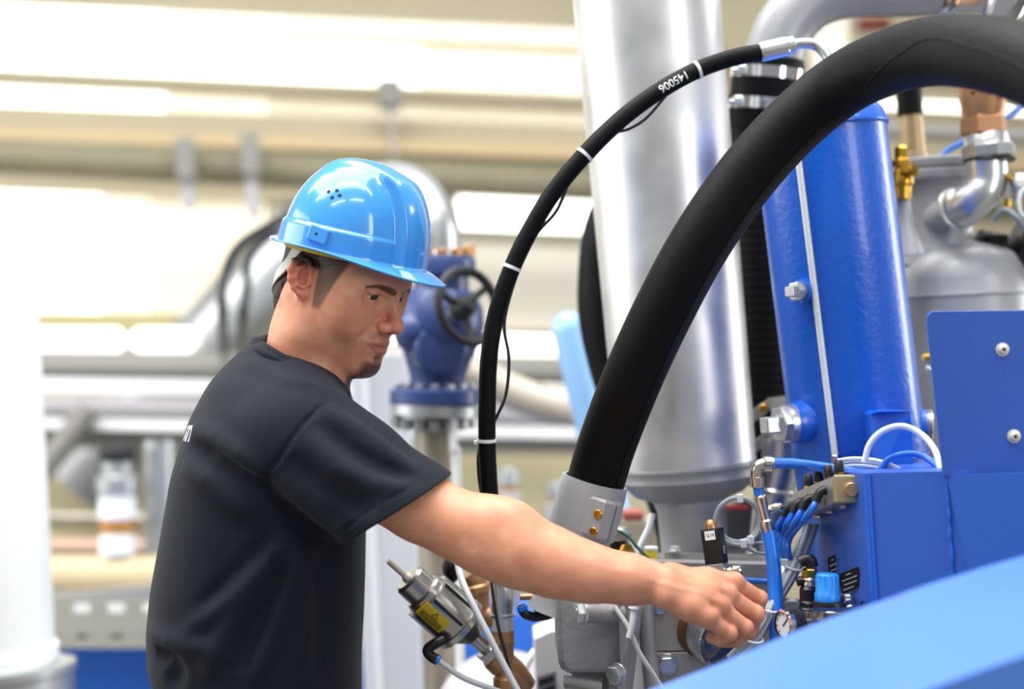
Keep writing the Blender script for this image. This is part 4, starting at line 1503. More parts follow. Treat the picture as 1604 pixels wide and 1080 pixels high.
# ---- sight glass the hand rests on
sg = thing('sight_glass', P(1118, 1022, 1.90), 'dark round sight glass with a rusty ring under the hand', 'sight glass')
sd_ = (XB * .80 + XR * .42 - XU * .25).normalized()
sc_ = P(1121, 988, 1.945)
obj('ring', MB().lathe(sc_ - sd_ * .022, sd_, [(.0465, 0), (.0465, .008), (.042, .012)], 44), mat('rusty_ring', '6E5132', .6, .4), sg)
obj('rim', MB().lathe(sc_ - sd_ * .008, sd_, [(.0425, 0), (.0440, .008), (.0440, .028), (.041, .033), (.037, .031)], 44), M_ZINC, sg)
obj('glass', MB().lathe(sc_, sd_, [(.039, .018), (.037, .028), (.027, .034), (.012, .037), (.0002, .0375)], 44), M_GLASS, sg)
for k in range(6):
    a, b_, d = basis(sd_)
    t = k * math.pi / 3
    q = sc_ + (a * math.cos(t) + b_ * math.sin(t)) * .0385 + sd_ * .022
    obj('lug', MB().box(q, a * .004, b_ * .004, sd_ * .003, .001), M_ZINC, sg)
hexbolt(P(1150, 1024, 1.93), XB * .5 + XU, 7, 1.93, parent=sg)

# ---- big black hose with its clamp
HPTS = [(922, 800, 1.955), (934, 752, 1.95), (953, 690, 1.925), (991, 592, 1.88), (1038, 490, 1.85), (1095, 384, 1.83), (1165, 282, 1.82), (1238, 200, 1.81), (1312, 138, 1.79), (1386, 99, 1.72), (1470, 79, 1.60), (1560, 87, 1.47), (1650, 118, 1.38), (1760, 190, 1.31), (1880, 330, 1.27), (1950, 520, 1.25), (1975, 760, 1.24), (1980, 1060, 1.24)]
hp_ = spline(PP(HPTS), 14)
BH = obj('large_hose', MB().tube(hp_, .0385, 40), M_RUB, None, label='thick black rubber hose arching from the split clamp to the upper right', cat='hose')
# moulded seam along its underside
sm_ = []
pi_ = XR - XU
for i in range(2, len(hp_) - 2):
    d = (hp_[i + 1] - hp_[i - 1]).normalized()
    n_ = (XB - d * XB.dot(d)).normalized()
    i_ = d.cross(n_)
    i_ = i_ if i_.dot(pi_) > 0 else -i_
    pi_ = i_
    sm_.append(hp_[i] + (n_ * .74 + i_ * .67).normalized() * .0385)
obj('mould_seam', MB().tube(sm_, .0012, 6), M_RUB, BH)
CLP = thing('hose_clamp', P(915, 845, 1.955), 'grey split hose clamp at the foot of the thick black hose', 'clamp')
ca0, ca1 = P(930, 760, 1.952), P(911, 834, 1.955)
cd = (ca1 - ca0).normalized()
cl = (ca1 - ca0).length
mb = MB().lathe(ca0 - cd * .006, cd, [(.0395, 0), (.0440, .0), (.0445, .003), (.0455, cl * .25), (.0455, cl), (.0445, cl + .008), (.041, cl + .009)], 48, caps=False)
obj('collar', mb, M_GREY, CLP)
mb = MB().lathe(ca0 + cd * (cl - .004), cd, [(.0405, 0), (.0405, .10), (.046, .115)], 40)
obj('pipe_stub', mb, M_GREY, CLP)
# clamp lugs: a split jaw pair on the right
ld = (XR * .58 + XB * .81).normalized()
ld = (ld - cd * ld.dot(cd)).normalized()
sdv = cd.cross(ld).normalized()
if sdv.dot(XR) < 0:
    sdv = -sdv
lc = ca0 + cd * (cl * .14)
for outl in ([(-.0315, .0315), (-.0175, .0545), (-.0010, .0565), (-.0010, .0400)], [(.0010, .0400), (.0010, .0565), (.0095, .0550), (.0240, .0375)]):
    j_ = obj('jaw', MB().prism([lc + sdv * x_ + ld * y_ for x_, y_ in outl], cd * (cl * .80), .0035), M_GREY, CLP)
    if outl[0][0] < 0:
        sn_ = (sdv * -.855 + ld * .52).normalized()
        for t_ in (.30, .66):
            bc = lc + sdv * -.0210 + ld * .0490 + cd * (cl * t_)
            mb = MB().lathe(bc - sn_ * .004, sn_, [(.0056, 0), (.0056, .0062), (.0048, .0070), (.0030, .0070), (.0028, .0050)], 18)
            obj('clamp_screw', mb, M_BRASS, j_)

# ---- thin hose with ferrule, number, ties and sensor wire
TPTS = [(1206, 80, 1.99), (1150, 90, 1.985), (1092, 110, 1.98), (1032, 143, 1.97), (975, 185, 1.96), (920, 238, 1.95), (868, 300, 1.95), (830, 362, 1.95), (800, 425, 1.95), (778, 490, 1.95), (766, 560, 1.95), (763, 640, 1.955), (763, 700, 1.96), (766, 760, 1.965), (772, 830, 1.97), (782, 905, 1.975)]
th = spline(PP(TPTS), 12)
RT = .0117
THS = thing('slim_hose', P(782, 905, 1.975), 'slim black hose numbered in white, curving down past the face', 'hose')
obj('rubber_line', MB().tube(th, RT, 24), M_RUB, THS)
f0, f1 = P(1190, 82, 1.988), P(1238, 71, 1.99)
fd = (f1 - f0).normalized()
fl = (f1 - f0).length
obj('ferrule', MB().lathe(f0, fd, [(.0128, 0), (.0140, .0015), (.0140, fl - .006), (.0125, fl - .004), (.0125, fl + .004), (.0085, fl + .006)], 8), M_ZINC, THS)
TB('metal_elbow', [(1236, 71, 1.99), (1258, 68, 1.99), (1278, 71, 1.99), (1294, 86, 1.985), (1306, 112, 1.98), (1318, 150, 1.98)], 8.5, M_ZINC, THS, 16)


def near_on(curve, x, y):
    best = min(range(1, len(curve) - 1), key=lambda i: (lambda c: (c.x / -c.z * F + W / 2 - x) ** 2 + (-c.y / -c.z * F + H / 2 - y) ** 2)(CMI @ curve[i]))
    return curve[best], (curve[best + 1] - curve[best - 1]).normalized()


for (x, y), tl in (((1094, 108), None), ((915, 243), None), ((802, 420), None), ((763, 691), -XR - XU * .2)):
    q, d = near_on(th, x, y)
    tie(THS, q, d, RT, tail=tl)
q, d = near_on(th, 1050, 131)
rt = d if d.dot(XR) < 0 else -d          # the number reads from right to left, upside down
nrm = (XB - rt * XB.dot(rt)).normalized()
up = nrm.cross(rt).normalized()
tm = text_mesh('145006', .0155, Vector((0, 0, 0)), rt, up, .0001, bold=.0002, cuts=3)
out = []
for p_ in tm.v:
    u_, v_ = p_.dot(rt), p_.dot(up)
    hgt = p_.dot(nrm)
    i_ = min(range(len(th)), key=lambda i: (th[i] - (q + rt * u_)).length)
    ti = (th[i_ + 1] - th[i_ - 1]).normalized()
    ti = ti if ti.dot(rt) > 0 else -ti
    ni = (XB - ti * XB.dot(ti)).normalized()
    ui = ni.cross(ti)
    c_ = th[i_] + ti * (q + rt * u_ - th[i_]).dot(ti)
    out.append(c_ + (ni * math.cos(v_ / RT) + ui * math.sin(v_ / RT)) * (RT + .0004 + hgt))
tm.v = out
obj('number', tm, M_LABW, THS, label='white number 145006, upside down')
TB('sensor_wire', [(1060, 128, 1.985), (1040, 153, 1.985), (1012, 185, 1.98), (985, 202, 1.975), (955, 212, 1.972), (920, 250, 1.972), (896, 275, 1.968), (872, 330, 1.965), (836, 372, 1.965), (810, 430, 1.97), (790, 505, 1.965), (797, 560, 1.965), (793, 615, 1.965), (777, 655, 1.965), (752, 700, 1.975), (750, 745, 1.975), (758, 800, 1.98), (768, 900, 1.95), (780, 980, 1.935), (796, 1040, 1.93), (812, 1110, 1.93)], 2.6, M_BLK, None, 8, label='thin black wire tied along the slim numbered hose', cat='wire')

# ---- black hose loop behind the column and corrugated hose beside it
TB('hose_loop', [(1100, 140, 2.60), (1020, 250, 2.56), (962, 350, 2.52), (948, 440, 2.52), (953, 520, 2.52), (985, 630, 2.52), (1040, 740, 2.52), (1070, 830, 2.50), (1075, 900, 2.45)], 42, M_RUB, None, 24, label='black hose bulging out behind the left edge of the steel column', cat='hose')
cr0, cr1 = P(1190, 150, 2.40), P(1206, 760, 2.40)
cdv = (cr1 - cr0).normalized()
cln = (cr1 - cr0).length
prof = []
nr = 46
for k in range(nr):
    z = cln * k / nr
    prof += [(.0580, z), (.0592, z + cln / nr * .3), (.0592, z + cln / nr * .7)]
CH = obj('corrugated_hose', MB().lathe(cr0, cdv, prof, 28), M_RUB, None, label='black corrugated hose between the steel column and blue cylinder', cat='hose')
# pipe clamp on it and the shiny elbow under it
pc = thing('pipe_bracket', P(1200, 700, 2.30), 'beige metal pipe bracket between the column and blue cylinder', 'bracket')
for y_, tilt in ((640, -1), (690, -1)):
    pts = PP([(1180, y_ + 12, 2.31), (1205, y_ - 6, 2.30), (1235, y_ - 10, 2.32)])
    mb = MB()
    for i in range(2):
        a, c = pts[i], pts[i + 1]
        mb.box((a + c) / 2, (c - a) * .52, ZU * .010, -XB * .004, .001)
    obj('strap', mb, M_ALU, pc)
obj('bracket_bolt', MB().hexn(P(1198, 640, 2.29), XB - XR * .4, .008, .012), M_BRASS, pc)
mb = MB().tube(spline(PP([(1225, 690, 2.24), (1222, 730, 2.24), (1212, 775, 2.24), (1205, 830, 2.24), (1200, 900, 2.22)]), 8), px(30, 2.24), 26)
mb2 = MB()
el = thing('polished_elbow', P(1205, 850, 2.24), 'shiny steel pipe elbow behind the nickel fittings', 'pipe')
obj('bend', mb, M_ZINC, el)
obj('weld_ring', MB().lathe(P(1215, 765, 2.24), P(1205, 830, 2.24) - P(1212, 775, 2.24), [(px(31, 2.24), 0), (px(34, 2.24), .004), (px(31, 2.24), .008)], 26, caps=False), M_ZINC, el)

# ---- grey duct elbow with rubber sleeve and band clamps
DU = thing('duct_elbow', P(1205, 140, 2.36), 'grey painted duct bending across the top right', 'duct')
obj('bend', MB().tube(spline(PP([(1200, 150, 2.38), (1212, 90, 2.38), (1232, 40, 2.38), (1272, 0, 2.38), (1330, -18, 2.38), (1400, -20, 2.38), (1478, -22, 2.38)]), 10), px(46, 2.38), 36), M_GREY, DU)
obj('steel_tail', MB().tube(PP([(1478, -22, 2.38), (1530, -22, 2.38), (1600, -18, 2.38), (1680, -16, 2.38)]), px(43, 2.38), 30), M_ZINC, DU)
for x_ in (1470, 1484):
    obj('band', MB().lathe(P(x_, -22, 2.38), XR, [(px(47, 2.38), 0), (px(49, 2.38), .002), (px(49, 2.38), .008), (px(47, 2.38), .010)], 32, caps=False), M_CHROME, DU)
obj('branch_cup', MB().lathe(P(1560, 40, 2.30), (XU * .9 + XR * .42), [(.026, 0), (.030, .02), (.034, .05), (.036, .09)], 30), M_CHROME, DU)
sv0, sv1 = P(1193, 205, 2.39), P(1205, 92, 2.38)
svd = (sv1 - sv0).normalized()
svl = (sv1 - sv0).length
SV = thing('rubber_sleeve', sv0, 'black rubber sleeve with two steel band clamps under the duct', 'sleeve')
obj('sleeve', MB().lathe(sv0, svd, [(.055, 0), (.0575, .004), (.0575, svl - .004), (.054, svl)], 36), M_RUB, SV)
for t_ in (.35, .78):
    q = sv0 + svd * svl * t_
    b0 = obj('band_clamp', MB().lathe(q - svd * .009, svd, [(.0575, 0), (.0595, 0), (.0595, .018), (.0575, .018)], 40, caps=False), M_CHROME, SV)
    k_ = q + (XB * .62 - XR * .80).normalized() * .062
    obj('clamp_screw', MB().box(k_, XR * .008, svd * .007, XB * .006, .002).cyl(k_ - XR * .014 + XB * .002, k_ + XR * .014 + XB * .002, .0042, n=10), M_ZINC, b0)
    hm = MB()
    for hx_ in (-.004, .004):
        for hy_ in (-.004, .004):
            t2 = .30 + hx_ / .06
            dr = (XB * math.cos(t2 + .0) + XR * math.sin(t2)).normalized()
            hm.cyl(q + dr * .0585 + svd * hy_, q + dr * .0598 + svd * hy_, .0012, n=8)
    obj('slots', hm, M_BLK, b0)

# ---- blue cylinder
B0, B1 = P(1283, 196, 2.08), P(1352, 760, 2.08)
bd_ = (B1 - B0).normalized()
bl_ = (B1 - B0).length
RB = .0928
BC = thing('blue_cylinder', (P(1380, 1000, 2.08).x, P(1380, 1000, 2.08).y, 0), 'glossy blue pressure cylinder standing right of the steel column', 'cylinder')
obj('shell', MB().lathe(B0, bd_, [(RB, 0), (RB, bl_ + .12), (RB * .8, bl_ + .16)], 72), M_BLUE, BC)
obj('leg', MB().cyl(B1 + bd_ * .14, Vector((B1.x, B1.y, 0)), .05, n=24), M_BLUE, BC)
obj('cap', MB().lathe(B0 + bd_ * .012, -bd_, [(RB + .0015, 0), (RB + .0036, .003), (RB + .0034, .006), (RB + .0006, .010), (RB * .97, .022), (RB * .85, .036), (RB * .6, .046), (RB * .2, .050), (.0005, .051)], 72), M_BLUE, BC)
obj('weld_bead', MB().lathe(P(1347, 716, 2.08), bd_, [(RB, 0), (RB + .003, .003), (RB, .006)], 64, caps=False), M_BLUE, BC)


def cyl_front(x, y, rr=None):
    """point on the blue cylinder's near surface at a pixel"""
    o_ = CM.translation
    dr = (P(x, y, 1.0) - o_).normalized()
    w = o_ - B0
    dd = dr - bd_ * dr.dot(bd_)
    ww = w - bd_ * w.dot(bd_)
    a, b_, c = dd.dot(dd), 2 * dd.dot(ww), ww.dot(ww) - (rr or RB) ** 2
    s_ = max(b_ * b_ - 4 * a * c, 0)
    q = o_ + dr * ((-b_ - math.sqrt(s_)) / (2 * a))
    n_ = q - B0
    n_ = (n_ - bd_ * n_.dot(bd_)).normalized()
    return q, n_


q, n_ = cyl_front(1261, 456)
n_ = (n_ * .8 - XR * .35 + XB * .2).normalized()
pl1 = obj('plug_boss', MB().lathe(q - n_ * .010, n_, [(.020, 0), (.0180, .010), (.0165, .018), (.0165, .021)], 28), M_BLUE, BC)
mb = MB().lathe(q + n_ * .010, n_, [(.0130, 0), (.0130, .007)], 24)
mb.hexn(q + n_ * .016, n_, .0135, .009)
mb.box(q + n_ * .029, basis(n_)[0] * .0070, basis(n_)[1] * .0070, n_ * .007, .0012)
obj('plug', mb, M_ZINC, pl1)
q, n_ = cyl_front(1254, 662)
n_ = (n_ * .7 - XR * .5 + XB * .1).normalized()
pl2 = obj('plug_boss', MB().lathe(q - n_ * .022, n_, [(.036, 0), (.031, .018), (.0285, .032), (.0285, .036)], 36), M_BLUE, BC)
mb = MB().lathe(q + n_ * .013, n_, [(.027, 0), (.0275, .004), (.0265, .012)], 32)
mb.hexn(q + n_ * .023, n_, .0265, .013)
mb.box(q + n_ * .046, basis(n_)[0] * .0115, basis(n_)[1] * .0115, n_ * .012, .002)
obj('plug', mb, M_ZINC, pl2)
q, n_ = cyl_front(1438, 666)
pl3 = obj('plug_boss', MB().lathe(P(1436, 668, 2.06), XR + XB * .2, [(.026, 0), (.024, .012)], 30), M_BLUE, BC)
mb = MB()
for k in range(3):
    mb.lathe(P(1446 + k * 5, 668, 2.06), XR + XB * .2, [(.022, 0), (.024, .002), (.022, .004)], 26)
obj('threaded_plug', mb, M_ZINC, pl3)
# bracket welded to the cylinder
mb = MB().prism(PP([(1362, 650, 1.955), (1377, 645, 1.935), (1426, 645, 1.935), (1431, 733, 1.935), (1382, 733, 1.935), (1368, 733, 1.955)]), -XB * .06)
obj('weld_bracket', mb, M_BLUE, BC)

# ---- level tube on the cylinder
LT = thing('level_tube', P(1311, 722, 1.95), 'milky level tube running up the front of the blue cylinder', 'tube')
lp = []
for k in range(13):
    t_ = k / 12
    q, n_ = cyl_front(1250 + (1310 - 1250) * t_, 226 + (712 - 226) * t_)
    lp.append(q + n_ * .0055)
obj('tube', MB().tube(lp, .0046, 14), M_TUBEC, LT)
obj('end_fitting', MB().cyl(lp[-1], lp[-1] + bd_ * .022, .0062, n=16, bev=.001), M_NICK, LT)

# ---- grey tank with neck, inlet elbow and fittings
GT = thing('grey_tank', (P(1560, 1000, 2.45).x, P(1560, 1000, 2.45).y, 0), 'grey painted domed tank behind the blue sign plate', 'tank')
G0 = P(1508, 462, 2.45)
gd = (P(1526, 900, 2.45) - G0).normalized()
RG = px(101, 2.45)
obj('shell', MB().lathe(G0, gd, [(RG, 0), (RG, .62)], 64), M_GREY, GT)
obj('dome', MB().lathe(G0 + gd * .004, -gd, [(RG + .001, 0), (RG + .002, .003), (RG, .008), (RG * .985, .028), (RG * .93, .050), (RG * .80, .070), (RG * .6, .084), (RG * .3, .092), (.0005, .094)], 64), M_GREY, GT)
obj('stand', MB().cyl(G0 + gd * .62, Vector(((G0 + gd * .62).x, (G0 + gd * .62).y, 0)), .08, n=24), M_GREY, GT)
N0 = P(1470, 395, 2.46)
obj('neck', MB().lathe(N0, -gd, [(px(64, 2.46), -.02), (px(57, 2.46), .008), (px(54, 2.46), .02), (px(53, 2.46), .06), (px(54, 2.46), .112), (px(60, 2.46), .12)], 48), M_GREY, GT)
obj('lower_flange', MB().lathe(P(1462, 284, 2.46), -gd, [(px(66, 2.46), 0), (px(67, 2.46), .002), (px(67, 2.46), .014), (px(64, 2.46), .016)], 48), M_GREY, GT)
obj('upper_flange', MB().lathe(P(1461, 266, 2.46), -gd, [(px(62, 2.46), 0), (px(63, 2.46), .002), (px(63, 2.46), .014), (px(58, 2.46), .017)], 48), M_GREY, GT)
obj('inlet_pipe', MB().cyl(P(1468, 342, 2.42), P(1512, 322, 2.34), px(25, 2.38), n=30), M_GREY, GT)
obj('side_cone', MB().lathe(P(1420, 400, 2.36), XU * .98 - XR * .1, [(px(28, 2.36), 0), (px(16, 2.36), .05), (px(13, 2.36), .09)], 24), M_GREY, GT)
sn = obj('drain_nipple', MB().lathe(P(1462, 560, 2.30), -XR, [(.008, 0), (.008, .008), (.0055, .009), (.0055, .016)], 16), M_BRASS, GT)
obj('nipple_nut', MB().hexn(P(1458, 580, 2.31), -XR + XB, .007, .008), M_ZINC, GT)
EL = thing('inlet_elbow', P(1530, 345, 2.33), 'galvanised pipe elbow with a large union nut by the tank neck', 'pipe elbow')
ep_ = spline(PP([(1500, 327, 2.36), (1518, 320, 2.34), (1536, 306, 2.33), (1545, 285, 2.33), (1545, 255, 2.33), (1543, 235, 2.33)]), 8)
obj('elbow', MB().tube(ep_, [px(33 if i < 5 else 31, 2.33) for i in range(len(ep_))], 30), M_ZINC, EL)
obj('elbow_lip', MB().lathe(P(1497, 329, 2.36), P(1512, 322, 2.34) - P(1497, 329, 2.36), [(px(33, 2.34), 0), (px(36, 2.34), .002), (px(35, 2.34), .006), (px(33, 2.34), .007)], 30, caps=False), M_ZINC, EL)
obj('seal', MB().lathe(P(1549, 254, 2.33), XU, [(px(38, 2.33), 0), (px(41, 2.33), .003), (px(38, 2.33), .006)], 30), M_BLK, EL)
obj('union_nut', MB().lathe(P(1549, 249, 2.33), XU - XR * .08, [(px(38, 2.33), 0), (px(42, 2.33), .003), (px(42, 2.33), .020), (px(37, 2.33), .024)], 8, smooth=False).lathe(P(1546, 232, 2.33), XU - XR * .08, [(px(35, 2.33), 0), (px(33, 2.33), .022), (px(30, 2.33), .026)], 30), M_ZINC, EL)
BV = thing('bronze_valve', P(1540, 205, 2.33), 'bronze valve body with hexagon foot on top of the elbow', 'valve')
obj('hex_foot', MB().lathe(P(1541, 212, 2.33), XU - XR * .04, [(px(33, 2.33), 0), (px(37, 2.33), .003), (px(36, 2.33), .026), (px(30, 2.33), .032)], 6, smooth=False), M_COPP, BV)
obj('body', MB().lathe(P(1540, 186, 2.33), XU, [(px(30, 2.33), 0), (px(33, 2.33), .012), (px(36, 2.33), .03), (px(38, 2.33), .06), (px(30, 2.33), .08), (px(26, 2.33), .14)], 30), M_BRZ, BV)
obj('stud', MB().cyl(P(1524, 146, 2.27), P(1524, 146, 2.29), .004, n=10), M_BRASS, BV)
# brass relief valve
RV = thing('brass_valve', P(1415, 312, 2.34), 'small brass relief valve beside the top of the blue cylinder', 'valve')
obj('bonnet', MB().lathe(P(1412, 262, 2.34), XU, [(.016, 0), (.016, .010), (.011, .014), (.011, .030), (.008, .034)], 6, smooth=False), M_BRASS, RV)
obj('body', MB().lathe(P(1414, 312, 2.34), XU, [(.0135, 0), (.0135, .020), (.017, .024), (.017, .040), (.012, .050)], 20), M_BRASS, RV)
obj('outlet', MB().cyl(P(1414, 270, 2.33), P(1432, 266, 2.31), .0085, n=14, bev=.001).cyl(P(1428, 267, 2.312), P(1433, 266, 2.308), .011, n=6), M_BRASS, RV)
# tan pipe under a black rubber hose
TP = thing('tan_pipe', P(1432, 255, 2.52), 'tan metal pipe end plugged into a black rubber hose', 'pipe')
obj('pipe', MB().lathe(P(1434, 262, 2.52), P(1421, 120, 2.52) - P(1434, 262, 2.52), [(.022, 0), (.022, .022), (.0195, .024), (.0195, .075), (.018, .10)], 24), mat('tan_metal', 'B79F78', .4, .5), TP)
obj('hose_end', MB().cyl(P(1426, 181, 2.52), P(1419, 80, 2.52), .0215, n=24), M_RUB, TP)
# right-hand extras
TB('blue_air_line', [(1466, 262, 2.44), (1480, 240, 2.44), (1510, 222, 2.44), (1560, 195, 2.46), (1610, 160, 2.50)], 5, M_TUBEB, None, label='blue air line crossing behind the bronze valve', cat='tube')
CY = thing('black_actuator', P(1590, 405, 2.44), 'black cylindrical actuator at the right edge above the tank', 'actuator')
obj('barrel', MB().lathe(P(1660, 396, 2.42), -XR + XU * .12, [(px(40, 2.42), 0), (px(40, 2.42), .07), (px(36, 2.42), .075)], 30), M_BLK, CY)
obj('nose', MB().cyl(P(1592, 390, 2.42), P(1530, 376, 2.42), px(18, 2.42), n=24, bev=.003), M_BLK, CY)
obj('hatch', MB().box(P(1562, 374, 2.395), XR * .016, XU * .006, XB * .006, .001), M_RUB, CY)
TB('grey_air_hose', [(1556, 345, 2.40), (1575, 330, 2.38), (1600, 350, 2.36), (1640, 400, 2.36)], 5, M_TUBEG, None, label='grey air hose arching over the black actuator', cat='hose')
KF = thing('right_edge_valve', P(1595, 320, 2.32), 'zinc fitting with brass stem cut off by the right edge', 'valve')
obj('body', MB().cyl(P(1582, 292, 2.32), P(1640, 292, 2.32), .022, n=18, bev=.004), M_ZINC, KF)
obj('stem', MB().cyl(P(1566, 272, 2.31), P(1592, 284, 2.31), .005, n=10).cyl(P(1579, 312, 2.31), P(1578, 324, 2.31), .005, n=10), M_BRASS, KF)
obj('ring', MB().tube([P(1606 + 10 * math.cos(t), 318 + 22 * math.sin(t), 2.30) for t in [k * math.pi / 12 for k in range(24)]], .0035, 8, closed=True), M_TUBEW, KF)

# ---- blue control box
A_, B_, C_, D_ = (1352, 742, 1.74), (1482, 742, 1.685), (1270, 770, 1.93), (1520, 742, 2.0)
BOX = thing('control_box', (P(1420, 900, 1.8).x, P(1420, 900, 1.8).y, 0), 'blue steel control box at the right behind the light blue cover', 'box')
za = P(*A_).z
flat = lambda q: Vector((q.x, q.y, za))
bx_ = flat(P(*B_)) + (flat(P(*B_)) - flat(P(*A_))) * .25
foot = [flat(P(*A_)), bx_, flat(P(1540, 742, 1.955)), flat(P(1310, 742, 1.955)), flat(P(*C_))]
mb = MB().prism(foot, ZU * -.42)
obj('cabinet', mb, M_BLUE2, BOX)
a_, b__ = foot[0], flat(P(*B_))
fdir = (b__ - a_).normalized()
mb = MB().tube([a_ + fdir * .004 + ZU * -.001, a_ + fdir * .004 - ZU * .41], .0055, 12)
obj('rounded_edge', mb, M_BLUE, BOX)
# right wing panel with weld seam
fb = b__ + fdir * .10
nrm_ = fdir.cross(ZU).normalized()
if nrm_.dot(XB) < 0:
    nrm_ = -nrm_
c0 = b__ + nrm_ * .002
mb = MB().prism([c0 - ZU * .004, c0 + fdir * .20 - ZU * .004, c0 + fdir * .20 - ZU * .112, c0 - ZU * .112 + fdir * .018], -nrm_ * .012)
obj('wing_panel', mb, M_BLUE2, BOX)
wb = [b__ + nrm_ * .002 + ZU * -.002 + fdir * .0004 * random.uniform(-1, 1) - ZU * .14 * k / 30 for k in range(31)]
obj('weld_seam', MB().tube(wb, [.0022 + random.uniform(-.0007, .0007) for _ in wb], 8), M_BLUE, BOX)
obj('leg', MB().box(flat(P(1400, 742, 1.85)) - ZU * (.42 + (za - .42) / 2), XR * .06, Vector((0, .06, 0)), ZU * ((za - .42) / 2)), M_BLUE2, BOX)
# sign plate
M_SCREW = mat('pale_zinc', 'DCD8CC', .42, .35)
SP = thing('sign_plate', P(1540, 746, 1.68), 'blank blue steel plate with a rounded corner and two screws', 'plate')
ol = [(1478, 747), (1478 - 1, 740)] + [(1452 + 0, 508)] + [(1464 - 12 * math.cos(t), 500 - 13 * math.sin(t)) for t in (0.2, .5, .9, 1.3)] + [(1630, 486), (1640, 744)]
mb = MB().prism([P(x, y, 1.68) for x, y in ol], -XB * .004, .0008)
obj('plate', mb, M_BLUE2, SP)
for x, y in ((1570, 548), (1588, 684)):
    c = P(x, y, 1.68)
    mb = MB().lathe(c, XB, [(.0078, 0), (.0078, .0012), (.0052, .0022), (.0046, .0052), (.0036, .0060)], 24)
    s_ = obj('screw', mb, M_SCREW, SP)
    obj('hex_socket', MB().cyl(c + XB * .0058, c + XB * .0063, .0022, n=6), M_LABK, s_)
# warning plates on the box
for nm, quad, lab in (('warning_plate', [(1296, 875, 1.855), (1311, 868, 1.845), (1316, 905, 1.845), (1300, 911, 1.855)], 'narrow black label plate on the left face of the control box'),
                      ('warning_plate', [(1312, 901, 1.80), (1345, 888, 1.765), (1350, 919, 1.765), (1319, 932, 1.80)], 'wide black label plate beside the blue regulator knob')):
    qd = PP(quad)
    wp = obj(nm, MB().prism(qd, -XB * .0015), M_LABK, None, label=lab, cat='label plate')
    r_, u_ = (qd[1] - qd[0]), (qd[0] - qd[3])
    mb = MB()
    n_ = r_.cross(u_).normalized()
    if n_.dot(XB) < 0:
        n_ = -n_
    for k, (x0, x1) in enumerate(((.38, .6), (.15, .85), (.2, .8), (.12, .88))):
        yb = .16 + k * .22
        c = qd[0] - u_ * yb + r_ * (x0 + x1) / 2 + n_ * .0004
        mb.box(c, r_ * (x1 - x0) / 2, u_ * .028, n_ * .0002)
    obj('print', mb, M_TUBEG, wp)

# ---- light blue cover in the foreground
CV = thing('machine_cover', (P(1350, 1100, 1.25).x, P(1350, 1100, 1.25).y, 0), 'light blue machine cover sloping across the bottom right corner', 'cover')
edge = spline([P(x, y, d) for x, y, d in [(985, 1092, 1.36), (1120, 1041, 1.36), (1272, 978, 1.36), (1388, 938, 1.35), (1450, 916, 1.35), (1604, 870, 1.34), (1760, 832, 1.33)]], 8)
inn = spline([P(x, y, d) for x, y, d in [(905, 1400, 1.16), (1060, 1290, 1.16), (1225, 1190, 1.16), (1355, 1125, 1.15), (1452, 1082, 1.15), (1604, 1028, 1.14), (1770, 975, 1.13)]], 8)
tk = Vector((0, .0, -.006))
rings = []
for q, i_ in zip(edge, inn):
    d_ = (i_ - q).normalized()
    rings.append([q + d_ * .002, i_, Vector((i_.x, i_.y - .01, .02)), Vector((i_.x, i_.y + .002, .02)), i_ + tk + Vector((0, .012, 0)), q + tk * 1.2 + d_ * .003, q + tk * .6])
mb = MB().rings(rings, True, True, False)
obj('panel', mb, M_COVER, CV)
obj('base', MB().box(Vector((inn[28].x, inn[28].y + .05, .01)), Vector((.30, 0, 0)), Vector((0, .10, 0)), Vector((0, 0, .01))), M_BLUE2, CV)

# ================================================================== pneumatic small parts
def sdir(a, b):
    return (P(*b) - P(*a)).normalized()


# nickel tee with its elbow and the blue hoses
TE = thing('nickel_tee', P(1203, 832, 1.84), 'nickel plated elbow and tee fitting on the blue air hose', 'fitting')
e0 = spline(PP([(1186, 762, 1.84), (1185, 742, 1.84), (1189, 731, 1.84), (1200, 727, 1.84), (1212, 726, 1.84)]), 6)
obj('elbow', MB().tube(e0, px(10, 1.84), 18), M_NICK, TE)
obj('elbow_collar', MB().lathe(P(1196, 727, 1.84), XR, [(px(11, 1.84), 0), (px(12.5, 1.84), .001), (px(12.5, 1.84), .010), (px(11, 1.84), .011)], 20), M_NICK, TE)
obj('collar', MB().lathe(P(1187, 764, 1.84), XU, [(px(10, 1.84), 0), (px(11, 1.84), .001), (px(11, 1.84), .013), (px(9, 1.84), .014)], 20), M_NICK, TE)
obj('link', MB().cyl(P(1189, 776, 1.84), P(1187, 762, 1.84), px(8, 1.84), n=18), M_TUBEB, TE)
td = sdir((1205, 834, 1.84), (1190, 774, 1.84))
obj('tee_body', MB().lathe(P(1202, 822, 1.84), td, [(px(9, 1.84), 0), (px(8.5, 1.84), .020), (px(9.5, 1.84), .024), (px(10.5, 1.84), .030), (px(10.5, 1.84), .036), (px(8, 1.84), .038)], 20), M_NICK, TE)
obj('branch', MB().lathe(P(1200, 798, 1.84), XR * .95 - XB * .3 + XU * .08, [(px(7, 1.84), 0), (px(6.5, 1.84), .010), (px(8, 1.84), .012), (px(8, 1.84), .020), (px(6.5, 1.84), .022)], 18), M_NICK, TE)
obj('lower_collar', MB().lathe(P(1204, 833, 1.84), td, [(px(11, 1.84), 0), (px(11.5, 1.84), .001), (px(11.5, 1.84), .014), (px(9, 1.84), .016)], 20), M_NICK, TE)
TB('blue_hose', [(1204, 832, 1.84), (1210, 870, 1.835), (1214, 920, 1.83), (1216, 970, 1.82), (1219, 1060, 1.82)], 11.5, M_TUBEB, None, 16, label='thick blue air hose hanging straight down from the nickel tee', cat='hose')
